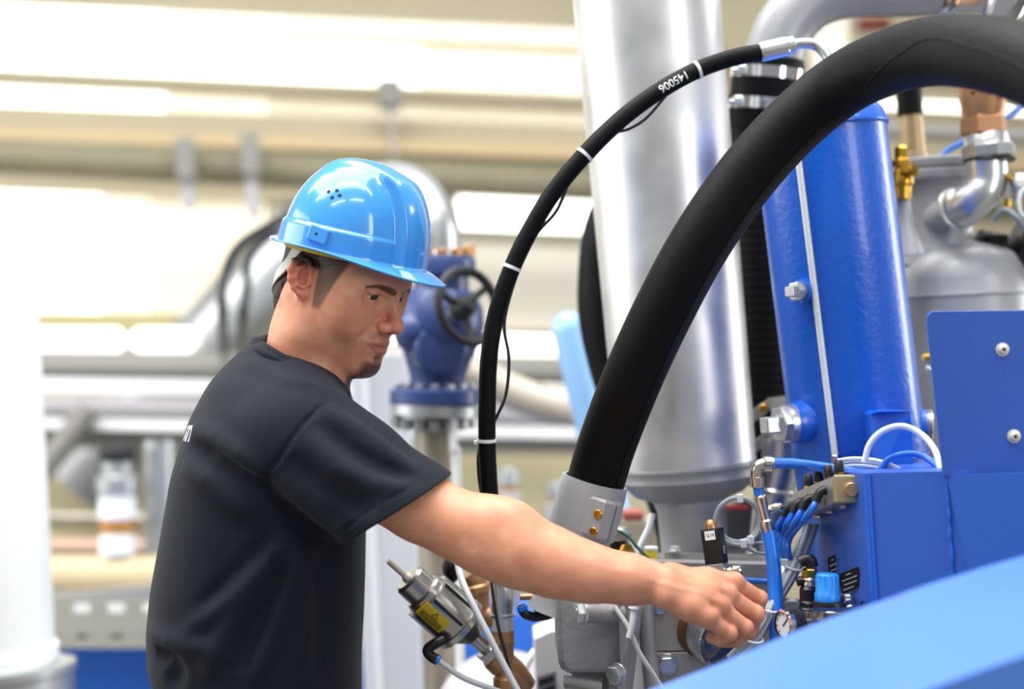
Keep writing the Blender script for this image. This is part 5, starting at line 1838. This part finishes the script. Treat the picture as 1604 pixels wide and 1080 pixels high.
TB('blue_air_hose', [(1210, 726, 1.84), (1245, 727, 1.845), (1290, 733, 1.85), (1335, 741, 1.85), (1368, 752, 1.86)], 8.5, M_TUBEB, None, 16, label='blue air hose running level to the right from the nickel elbow', cat='hose')

# manifold
MF = thing('air_manifold', P(1300, 800, 1.80), 'aluminium air manifold with black push-in fittings', 'manifold')
m0, m1 = P(1327, 766, 1.775), P(1262, 792, 1.90)
md = (m1 - m0).normalized()
mu = (XU - md * XU.dot(md)).normalized()
ms = md.cross(mu).normalized()
ml = (m1 - m0).length
obj('block', MB().box((m0 + m1) / 2 + md * .004, md * (ml / 2), mu * .0165, ms * .0150, .0012), M_ALU, MF)
ep0 = P(1327, 766, 1.772)
obj('end_plate', MB().box(ep0, XR * .0162, XU * .0168, XB * .005, .002), mat('champagne_plate', 'C9B78F', .35, .6), MF)
obj('end_plug', MB().lathe(ep0 + XR * .003, XB, [(.0088, .004), (.0088, .012), (.0078, .0135)], 24), mat('pale_brass', 'CDB184', .32, .8), MF)
for k in range(4):
    t_ = .12 + k * .25
    q = m0.lerp(m1, t_) + mu * .0165
    obj('port_nut', MB().hexn(q, mu, .0062, .007), M_BRASS, MF)
    f_ = obj('push_fitting', MB().lathe(q + mu * .006, mu, [(.0055, 0), (.0062, .002), (.0062, .012), (.0045, .015)], 16), M_BLK, MF)
low = [(1284, 774, 1.80), (1262, 787, 1.825), (1248, 792, 1.845), (1234, 798, 1.865)]
ends = [(1236, 866, 1.86), (1231, 862, 1.865), (1226, 858, 1.87), (1222, 852, 1.875)]
for k, (l_, e_) in enumerate(zip(low, ends)):
    x, y, d = l_
    pe = spline(PP([(x + 16, y - 6, d + .004), (x + 3, y - 4, d), (x - 3, y + 4, d - .001), (x - 6, y + 12, d - .002)]), 5)
    obj('elbow_fitting', MB().tube(pe, .0058, 14), M_BLK, MF)
    TB('blue_tube', [(x - 5, y + 10, d - .002), (x - 16, y + 30, d), (e_[0] + 2, e_[1] - 24, e_[2]), (e_[0] - 1, e_[1], e_[2]), (e_[0] + 8, e_[1] + 26, e_[2] + .01)], 5.2, M_TUBEB, None, 12,
       label=['front blue tube bending down from the manifold', 'second blue tube from the front under the manifold', 'third blue tube from the front under the manifold', 'rearmost blue tube under the manifold, nearest the nickel tee'][k], cat='tube', group='blue tubes under the manifold')
for k in range(3):
    q = m0.lerp(m1, .15 + .3 * k) - mu * .0165
    obj('bottom_plug', MB().hexn(q, -mu, .0058, .005), M_NICK, MF)

# bundle of grey cables
paths = [(0, -2), (7, 0), (-6, 0), (3, 6), (12, 3)]
for k, (ox, od) in enumerate(paths):
    TB('grey_cable', [(1268 + ox, 822, 1.89 + od * .003), (1252 + ox, 866, 1.87 + od * .003), (1231 + ox * .9, 910, 1.845 + od * .003), (1210 + ox * .8, 945, 1.825 + od * .003), (1197 + ox * .8, 972, 1.815 + od * .003), (1178 + ox * 1.1, 1000, 1.815 + od * .003), (1148 + ox, 1030, 1.83)], 4.6 if k < 4 else 3.6, (M_TUBEG, M_TUBEC, M_TUBEG, M_BLK, M_TUBEG)[k], None, 10,
       label=['central grey cable of the bundle right of the hand', 'milky tube in the cable bundle right of the hand', 'leftmost grey cable of the bundle right of the hand', 'black cable inside the bundle right of the hand', 'thinnest grey cable at the right of the bundle'][k], cat='cable', group='cables bundled right of the hand')
for x, y, d in ((1243, 886, 1.855), (1206, 952, 1.815), (1178, 1000, 1.81)):
    tt = obj('cable_tie', MB().tube([P(x + 17 * math.cos(t), y + 7 * math.sin(t) + 4 * math.cos(t), d - .010 * math.sin(t)) for t in [2 * math.pi * k / 20 for k in range(20)]], .0017, 6, closed=True).box(P(x - 15, y - 5, d - .004), XR * .005, XU * .004, XB * .003, .001), M_TIE, None,
             label={1243: 'upper white cable tie round the grey cable bundle', 1206: 'middle white cable tie round the grey cable bundle', 1178: 'lowest white cable tie round the grey cable bundle'}[x], cat='cable tie', group='ties on the cable bundle')

# sensor in black housing with nickel foot
SN = thing('pressure_sensor', P(1120, 905, 1.86), 'black pressure switch with white sticker standing above the hand', 'sensor')
s0_, s1_ = P(1123, 884, 1.862), P(1115, 828, 1.868)
sd2 = (s1_ - s0_).normalized()
sr = (XR - sd2 * XR.dot(sd2)).normalized()
sb = sr.cross(sd2)
mid = (s0_ + s1_) / 2
c45 = (sr * .86 + sb * .5)
d45 = sd2.cross(c45)
sl_ = (s1_ - s0_).length / 2
obj('housing', MB().box(mid, c45 * .0125, d45 * .0095, sd2 * sl_, .0015), M_BLK, SN)
obj('lower_body', MB().box(s0_ - sd2 * .008, c45 * .0115, d45 * .009, sd2 * .0085, .001), M_ALU, SN)
obj('cable_gland', MB().lathe(s1_ - sr * .001, sd2, [(.0085, -.001), (.0085, .004), (.0065, .009), (.004, .011)], 18), M_COPP, SN)
fn = d45 if d45.dot(XB) > 0 else -d45
fc = c45 if c45.dot(XB) > 0 else -c45
# the sticker sits on the face turned left
lf = min((c45, -c45, d45, -d45), key=lambda v: v.dot(XR) - .35 * v.dot(XB))
hw = .0125 if abs(lf.dot(c45)) > .5 else .0095
ot = lf.cross(sd2)
ot = ot if ot.dot(XR) > 0 else -ot
lc_ = mid + lf * (hw + .0003) + sd2 * (sl_ * .62)
st = obj('sticker', MB().box(lc_, ot * .0070, sd2 * .0058, lf * .0003), M_LABW, SN)
obj('sticker_text', text_mesh('12.19', .0052, lc_ + lf * .0005, ot, sd2, .0001), M_LABK, st)
of = max((c45, -c45, d45, -d45), key=lambda v: v.dot(XB) + .4 * v.dot(XR))
hw2 = .0125 if abs(of.dot(c45)) > .5 else .0095
pr = MB()
for k in range(4):
    pr.box(mid + of * (hw2 + .0002) - sd2 * (.002 + .0026 * k), of.cross(sd2) * (.0032 - .0006 * (k % 2)), sd2 * .0007, of * .0002)
obj('print', pr, M_TUBEG, SN)
obj('foot_fitting', MB().lathe(P(1128, 897, 1.855), XR + XU * .1, [(.004, 0), (.006, .002), (.005, .004), (.006, .006), (.005, .008), (.006, .010), (.006, .014), (.0075, .016), (.0075, .024), (.006, .027)], 14), M_NICK, SN)

# coil of grey cable with ties
CC = thing('cable_coil', P(1157, 856, 1.90), 'grey cable coiled into a ring and tied, beside the black sensor', 'cable coil')
for k, (rx_, ry_, o_) in enumerate(((36, 37, 0), (33, 34, .006))):
    obj('loop', MB().tube([P(1156 + rx_ * math.cos(t), 817 + ry_ * math.sin(t) - 2 * k, 1.90 + o_) for t in [2 * math.pi * j / 40 for j in range(40)]], px(3.4, 1.9), 8, closed=True), M_TUBEG, CC)
for dg in (-85, 55, 75, 150):
    t = R(dg)
    obj('tie', MB().box(P(1156 + 35 * math.cos(t), 817 + 36 * math.sin(t), 1.897), XR * .004, XU * .0055, XB * .005, .0012), M_TIE, CC)
obj('tail', MB().tube(spline(PP([(1140, 848, 1.90), (1165, 858, 1.90), (1190, 867, 1.90), (1225, 869, 1.91)]), 8), px(2.6, 1.9), 8), M_TUBEG, CC)
obj('upper_tail', MB().tube(spline(PP([(1165, 852, 1.905), (1195, 851, 1.91), (1235, 852, 1.92)]), 6), px(2.4, 1.9), 8), M_TUBEG, CC)
TB('blue_air_tube', [(1150, 908, 1.90), (1180, 910, 1.89), (1208, 911, 1.88), (1240, 908, 1.89)], 4.5, M_TUBEB, None, label='thin blue air tube running right from behind the knuckles', cat='tube')

# regulator group
RG_ = thing('pressure_regulator', P(1305, 985, 1.76), 'pressure regulator with a bright blue fluted knob', 'regulator')
k0 = P(1296, 943, 1.765)
mb = MB()
nk = 72
prof = [(.0150, 0), (.0152, .002), (.0152, .010), (.0140, .0115), (.0140, .031), (.0125, .0335), (.0001, .034)]
rg = []
for r_, z_ in prof:
    rg.append([k0 + XR * ((r_ - (.0013 if (j // 3) % 2 and .011 < z_ < .032 else 0)) * math.cos(2 * math.pi * j / nk)) + XB * ((r_ - (.0013 if (j // 3) % 2 and .011 < z_ < .032 else 0)) * math.sin(2 * math.pi * j / nk)) + XU * z_ for j in range(nk)])
mb.rings(rg)
obj('knob', mb, M_KNOB, RG_)
obj('locking_ring', MB().lathe(P(1299, 950, 1.765), XU, [(.020, 0), (.0205, .002), (.0195, .006), (.0150, .007)], 32), M_BLK, RG_)
obj('bracket', MB().prism(PP([(1272, 953, 1.75), (1330, 952, 1.74), (1348, 945, 1.75), (1352, 936, 1.78), (1340, 930, 1.83), (1280, 936, 1.83)]), -ZU * .004), M_CHROME, RG_)
obj('bracket_bolt', MB().hexn(P(1326, 940, 1.77), XU, .007, .007), M_ZINC, RG_)
obj('bracket_bolt', MB().hexn(P(1340, 936, 1.80), XU, .007, .010), M_ZINC, RG_)
obj('body', MB().lathe(P(1302, 1010, 1.765), XU, [(.022, 0), (.022, .030), (.0215, .042), (.019, .045)], 28), M_ALU, RG_)
obj('port_block', MB().box(P(1318, 975, 1.735), XR * .020, XU * .009, XB * .010, .002), M_BLK, RG_)
for x_ in (1302, 1318, 1331):
    obj('port_screw', MB().cyl(P(x_, 973, 1.727), P(x_, 973, 1.72), .003, n=10), M_NICK, RG_)
GA = thing('pressure_gauge', P(1226, 1002, 1.735), 'small round pressure gauge with chrome rim facing the hand', 'gauge')
gdv = (-XR * .86 + XB * .42).normalized()
gc = P(1234, 978, 1.735)
obj('case', MB().lathe(gc + gdv * .004, -gdv, [(.0165, 0), (.0165, .016), (.0140, .022)], 32), M_BLK, GA)
obj('rim', MB().lathe(gc, gdv, [(.0172, 0), (.0178, .003), (.0172, .008), (.0150, .0085)], 36, caps=False), M_CHROME, GA)
obj('dial', MB().lathe(gc, gdv, [(.0152, .005), (.0151, .006), (.0002, .006)], 32), M_LABW, GA)
a, b_, d = basis(gdv)
obj('pointer', MB().box(gc + gdv * .0065 + a * .004 + b_ * .003, (a + b_).normalized() * .007, (a - b_).normalized() * .0008, gdv * .0003), M_LABK, GA)
mk = MB()
for k in range(9):
    t = R(-135 + 33.75 * k)
    dr = b_ * math.cos(t) + a * math.sin(t)
    mk.box(gc + gdv * .0062 + dr * .0125, dr * .0016, gdv.cross(dr) * .0005, gdv * .0002)
obj('scale_marks', mk, M_LABK, GA)
obj('stem_nut', MB().hexn(gc - gdv * .016, -gdv, .009, .008), M_BRASS, GA)
obj('stem', MB().cyl(gc - gdv * .022, gc - gdv * .045, .005, n=14), M_NICK, GA)
FL = thing('valve_stack', P(1268, 960, 1.80), 'black and brass valve stack left of the blue knob', 'valve')
obj('top_elbow', MB().tube(spline(PP([(1252, 881, 1.80), (1262, 877, 1.80), (1270, 879, 1.80), (1272, 888, 1.80)]), 5), .0075, 14), M_BLK, FL)
obj('hex_collar', MB().hexn(P(1268, 906, 1.80), XU, .0095, .012), M_BRASS, FL)
obj('nickel_body', MB().lathe(P(1268, 918, 1.80), XU, [(.0085, 0), (.0095, .002), (.0085, .005), (.0095, .008), (.0080, .011)], 18), M_NICK, FL)
obj('black_body', MB().lathe(P(1266, 956, 1.80), XU, [(.0105, 0), (.0120, .002), (.0105, .004), (.0105, .008), (.0120, .010), (.0105, .012), (.0105, .026), (.0075, .030)], 22), M_BLK, FL)
obj('lower_stem', MB().lathe(P(1268, 980, 1.79), XU, [(.008, 0), (.009, .004), (.007, .010), (.008, .018)], 14), M_NICK, FL)
obj('side_knob', MB().cyl(P(1248, 912, 1.80), P(1258, 910, 1.80), .006, n=12, bev=.001), M_BLK, FL)
obj('side_cup', MB().lathe(P(1240, 968, 1.84), XB - XR * .2, [(.024, 0), (.026, .004), (.022, .010), (.019, .008)], 28), M_ALU, FL)

# loops of tube above the control box
TB('white_tube_loop', [(1354, 725, 1.83), (1362, 697, 1.83), (1382, 676, 1.83), (1412, 668, 1.83), (1442, 680, 1.82), (1464, 705, 1.80), (1474, 738, 1.78)], 5.2, M_TUBEW, None, label='white tube bent in a high arch above the control box', cat='tube')
TB('blue_tube_loop', [(1375, 742, 1.84), (1392, 720, 1.84), (1420, 711, 1.83), (1448, 716, 1.82), (1472, 734, 1.80)], 5.2, M_TUBEB, None, label='blue tube bent in a low arch inside the white one', cat='tube')
for k, (dy, m_, l_) in enumerate(((0, M_TUBEW, 'upper white cable lying over the top of the control box'), (5, M_TUBEG, 'grey cable lying between two white ones on the control box'), (10, M_TUBEW, 'lower white cable lying over the top of the control box'))):
    TB('cable', [(1312, 722 + dy, 1.86), (1338, 719 + dy, 1.86), (1372, 722 + dy, 1.85), (1402, 732 + dy, 1.84), (1428, 748 + dy * .6, 1.83)], 3.6, m_, None, label=l_, cat='cable', group='cables over the control box')

# ---- things behind the clamp and the column foot
WH = thing('fitting_group', P(965, 880, 2.05), 'small grey valve with green and white wires by the column foot', 'valve')
obj('cap', MB().lathe(P(968, 846, 2.05), XU, [(px(20, 2.05), 0), (px(22, 2.05), .003), (px(22, 2.05), .010), (px(14, 2.05), .018)], 24), M_ALU, WH)
obj('neck', MB().cyl(P(968, 862, 2.05), P(968, 846, 2.05), px(14, 2.05), n=20), M_BLK, WH)
obj('body', MB().cyl(P(952, 870, 2.05), P(982, 872, 2.05), px(13, 2.05), n=20, bev=.003), M_GREY, WH)
obj('brass_nut', MB().hexn(P(978, 862, 2.03), XB + XR * .6, .010, .010), M_BRASS, WH)
obj('green_wire', MB().tube(spline(PP([(948, 836, 2.03), (968, 832, 2.03), (985, 842, 2.03), (1002, 862, 2.03), (1022, 880, 2.03)]), 6), px(2.6, 2.03), 8), mat('green_wire', '3F6B55', .5), WH)
obj('white_wire', MB().tube(spline(PP([(950, 842, 2.04), (968, 839, 2.04), (983, 848, 2.04), (996, 866, 2.04)]), 6), px(2.6, 2.03), 8), M_TUBEW, WH)
TB('white_cable', [(972, 800, 2.20), (969, 825, 2.20), (968, 850, 2.20)], 4, M_TUBEC, None, label='short milky tube hanging behind the split clamp', cat='tube')
TB('white_air_tube', [(1022, 805, 2.15), (1016, 828, 2.15), (1003, 856, 2.15), (996, 880, 2.15)], 5, M_TUBEW, None, label='white tube slanting down beside the column neck', cat='tube')
YC = thing('yellow_cap', P(1019, 882, 2.10), 'small yellow cap with white rim at the column foot', 'cap')
obj('cup', MB().lathe(P(1020, 884, 2.10), XU, [(px(9, 2.1), 0), (px(10, 2.1), .020)], 20), M_YEL, YC)
obj('rim', MB().lathe(P(1020, 862, 2.10), XU, [(px(10.5, 2.1), 0), (px(11, 2.1), .001), (px(11, 2.1), .004), (px(9, 2.1), .005)], 20), M_TUBEW, YC)
RB_ = thing('red_housing', P(985, 840, 2.75), 'red and beige motor housing seen behind the column foot', 'housing')
obj('red_band', MB().box(P(990, 806, 2.75), XR * .020, XU * .008, XB * .03, .004), mat('faded_red', 'B4625C', .5), RB_)
obj('beige_body', MB().box(P(990, 850, 2.75), XR * .042, XU * .045, XB * .03, .006), mat('beige', 'B9AE9C', .5), RB_)
obj('stand', MB().cyl(P(992, 880, 2.75), Vector((P(992, 880, 2.75).x, P(992, 880, 2.75).y, 0)), .025, n=14), M_GREY, RB_)
DM = thing('dark_motor', P(1165, 860, 2.42), 'dark grey motor drum behind the coiled cable', 'motor')
obj('drum', MB().cyl(P(1162, 826, 2.40), P(1170, 826, 2.60), px(42, 2.4), n=36, bev=.006), mat('dark_grey', '3A3B40', .45), DM)
obj('red_tab', MB().box(P(1150, 795, 2.39), XR * .022, XU * .003, XB * .006, .001), M_RED, DM)

# ---- angle seat valve with its pneumatic actuator
AV = thing('angle_valve', P(792, 1075, 1.99), 'steel actuator with yellow label on a bronze angle valve', 'valve')
v0, v1 = P(637, 904, 1.96), P(752, 1008, 1.99)
vd = (v1 - v0).normalized()
sc = 1.97


def va(t, d=None):
    return v0 + (v1 - v0) * t


Lv = (v1 - v0).length
pr_ = px(1, sc)
obj('position_pin', MB().lathe(va(0) - vd * .034, vd, [(4.2 * pr_, 0), (5.6 * pr_, .002), (5.6 * pr_, .030), (8 * pr_, .032), (9.5 * pr_, .037)], 16), mat('clear_indicator', 'D6CFBE', .2, coat=.5), AV)
M_ACT = mat('satin_steel', 'BCB8B3', .28, .9, bump=.05, bscale=80)
obj('top_cap', MB().lathe(va(0) + vd * .002, vd, [(22 * pr_, 0), (27 * pr_, .004), (27.5 * pr_, .026), (30 * pr_, .028)], 40), M_ACT, AV)
acb = obj('actuator_body', MB().lathe(va(0) + vd * .028, vd, [(30 * pr_, 0), (33.5 * pr_, .003), (34.5 * pr_, .010), (40.5 * pr_, .012), (41.5 * pr_, .066), (43 * pr_, .068)], 48), M_ACT, AV)
a, b_, d = basis(vd)
bestk = max(range(360), key=lambda k: (a * math.cos(R(k)) + b_ * math.sin(R(k))).dot(XB * .93 - XR * .15 - XU * .30))
for k in range(7):
    t = R(bestk) + 2 * math.pi * (k + .5) / 7 + .08 * (1 if k == 0 else -1 if k == 6 else 0)
    dr = a * math.cos(t) + b_ * math.sin(t)
    c = va(0) + vd * .066 + dr * 41.3 * pr_
    obj('groove', MB().box(c, vd * .026, dr * .0012, vd.cross(dr) * .0022, .0006), M_LABK, acb)
obj('flange', MB().lathe(va(0) + vd * .094, vd, [(43 * pr_, 0), (46 * pr_, .001), (46 * pr_, .009), (40 * pr_, .011)], 44), M_ACT, AV)
obj('yoke', MB().lathe(va(0) + vd * .105, vd, [(36 * pr_, 0), (26 * pr_, .008), (17 * pr_, .018), (14 * pr_, .022)], 30), mat('dark_yoke', '55535A', .35, .7), AV)
obj('stem_sleeve', MB().lathe(va(0) + vd * .122, vd, [(11.5 * pr_, 0), (11.5 * pr_, .032)], 24), M_ACT, AV)
hx0 = va(0) + vd * .150
obj('bonnet_nut', MB().hexn(hx0, vd, 21 * pr_, .015), M_ACT, AV)
obj('bronze_bonnet', MB().lathe(hx0 + vd * .014, vd, [(21 * pr_, 0), (23 * pr_, .004), (24 * pr_, .018), (22 * pr_, .020), (22 * pr_, .040), (18 * pr_, .058), (14 * pr_, .07)], 32), M_BRZ, AV)
vb0, vb1 = P(791, 1082, 1.995), P(788, 990, 1.995)
obj('bronze_body', MB().lathe(P(794, 1120, 1.995), vb1 - vb0, [(16 * pr_, 0), (16 * pr_, .03), (20 * pr_, .034), (20 * pr_, .05), (15 * pr_, .056), (14 * pr_, .09), (17 * pr_, .10)], 28), M_BRZ, AV)
obj('union_hex', MB().lathe(P(788, 1010, 1.995), vb1 - vb0, [(15 * pr_, 0), (18 * pr_, .002), (18 * pr_, .019), (15 * pr_, .021)], 6, smooth=False), M_BRZ, AV)
# yellow warning label wrapped on the actuator
yl = MB()
cx_ = va(0) + vd * .056
t0_ = None
best = max(range(360), key=lambda k: (a * math.cos(R(k)) + b_ * math.sin(R(k))).dot(XB * .93 - XR * .15 - XU * .30))
Ra = 41.0 * pr_
g = []
for j in range(9):
    t = R(best) + (j / 8 - .5) * .64
    dr = a * math.cos(t) + b_ * math.sin(t)
    rr_ = Ra + .0012
    g.append([cx_ + vd * u_ + dr * w_ for u_, w_ in ((-.0215, rr_), (.0215, rr_), (.0215, rr_ - .003), (-.0215, rr_ - .003))])
yl.rings(g, True, True, False)
yo = obj('warning_label', yl, M_LABY, acb, label='yellow warning label with black print')
pm = MB()
dr = a * math.cos(R(best)) + b_ * math.sin(R(best))
tg = vd.cross(dr)
upv = tg if tg.dot(XU) > 0 else -tg


def lab(u_, v_):
    ang = v_ / Ra
    dd = dr * math.cos(ang) + upv * math.sin(ang)
    return cx_ + vd * u_ + dd * (Ra + .0015)


def bar(u0, v0_, u1, v1_, w):
    p0, p1 = lab(u0, v0_), lab(u1, v1_)
    d_ = (p1 - p0)
    n_ = ((p0 + p1) / 2 - cx_)
    n_ = (n_ - vd * n_.dot(vd)).normalized()
    pm.box((p0 + p1) / 2, d_ / 2, n_.cross(d_).normalized() * w, n_ * .00025)


bar(-.005, .0015, .005, .0015, .0004)
bar(-.005, .0015, 0, .0095, .0004)
bar(.005, .0015, 0, .0095, .0004)
bar(.0002, .0035, -.0006, .0068, .0003)
for vv, ll in ((-.0008, .017), (-.0034, .018), (-.0060, .0185), (-.0084, .016)):
    x = -ll
    while x < ll:
        w_ = random.uniform(.002, .0045)
        bar(x, vv, min(x + w_, ll), vv, .0006)
        x += w_ + .0010
obj('print', pm, M_LABK, yo)
# its air fitting and hose
obj('air_elbow', MB().tube(spline(PP([(694, 1002, 1.945), (683, 1008, 1.94), (672, 1015, 1.94), (670, 1022, 1.94), (677, 1030, 1.94), (684, 1034, 1.94)]), 5), px(8.5, 1.94), 14), M_BLK, AV)
obj('fitting_ring', MB().lathe(P(683, 1033, 1.94), XR * .8 - XU * .55, [(px(8.5, 1.94), 0), (px(9, 1.94), .001), (px(9, 1.94), .004), (px(6, 1.94), .005)], 16), M_TUBEB, AV)
TB('clear_air_hose', [(685, 1034, 1.94), (700, 1045, 1.94), (725, 1062, 1.94), (760, 1076, 1.945), (800, 1090, 1.95)], 4.6, M_TUBEC, None, label='clear air hose drooping from the black actuator elbow', cat='hose')
TB('white_air_hose', [(716, 880, 1.97), (722, 905, 1.95), (736, 938, 1.93), (762, 990, 1.92), (788, 1040, 1.92), (820, 1100, 1.92)], 5.4, M_TUBEW, None, label='white air hose slanting down in front of the bronze valve', cat='hose')
# pipe tower above the valve
TW = thing('hose_coupling', P(785, 986, 2.00), 'grey steel hose coupling under the slim hose, on the bronze valve', 'coupling')
obj('sleeve', MB().lathe(P(787, 962, 1.995), vb1 - vb0, [(px(17, 1.995), 0), (px(18.5, 1.995), .006), (px(19, 1.995), .040), (px(16, 1.995), .046)], 28), M_ZINC, TW)
obj('flange', MB().lathe(P(787, 967, 1.995), vb1 - vb0, [(px(18, 1.995), 0), (px(21, 1.995), .001), (px(21, 1.995), .004), (px(18, 1.995), .005)], 28), M_ZINC, TW)
obj('hex', MB().lathe(P(788, 990, 1.995), vb1 - vb0, [(px(16, 1.995), 0), (px(17.5, 1.995), .002), (px(16.5, 1.995), .010), (px(15, 1.995), .019)], 6, smooth=False), M_ZINC, TW)
BP = thing('bronze_pipework', P(752, 1000, 2.12), 'bronze pipe bend and black handle behind the actuator', 'pipe')
obj('bend', MB().tube(spline(PP([(735, 900, 2.12), (748, 918, 2.12), (750, 945, 2.12), (755, 962, 2.12), (775, 968, 2.12)]), 7), px(17, 2.12), 22), M_BRZ, BP)
obj('collar', MB().lathe(P(746, 915, 2.12), P(750, 945, 2.12) - P(742, 905, 2.12), [(px(18, 2.12), 0), (px(21, 2.12), .003), (px(21, 2.12), .012), (px(18, 2.12), .015)], 24), M_BRZ, BP)
obj('nut', MB().hexn(P(742, 985, 2.11), XB, .014, .012), M_ZINC, BP)
obj('handle', MB().sphere(P(707, 892, 2.14), .021, 18, 12, (.62, 1, 1)), M_RUB, BP)
# small valve block at the left of the housing
SV2 = thing('pilot_valve', P(850, 968, 1.97), 'small white pilot valve with black elbows left of the casing', 'valve')
obj('block', MB().box(P(848, 944, 1.97), XR * .010, XU * .018, XB * .012, .0015), M_ALU, SV2)
obj('brass_nipple', MB().cyl(P(814, 936, 1.97), P(836, 935, 1.97), px(5, 1.97), n=14, bev=.001), M_COPP, SV2)
obj('elbow', MB().tube(spline(PP([(816, 950, 1.96), (822, 962, 1.955), (838, 967, 1.955), (858, 964, 1.955), (868, 958, 1.955)]), 5), px(7.5, 1.96), 12), M_BLK, SV2)
obj('elbow', MB().tube(spline(PP([(862, 930, 1.96), (858, 940, 1.955), (856, 950, 1.955)]), 5), px(7.5, 1.96), 12), M_BLK, SV2)
obj('blue_ring', MB().cyl(P(817, 950, 1.955), P(819, 957, 1.955), px(8.4, 1.96), n=14).cyl(P(856, 946, 1.953), P(855, 952, 1.953), px(8.4, 1.96), n=14), M_TUBEB, SV2)
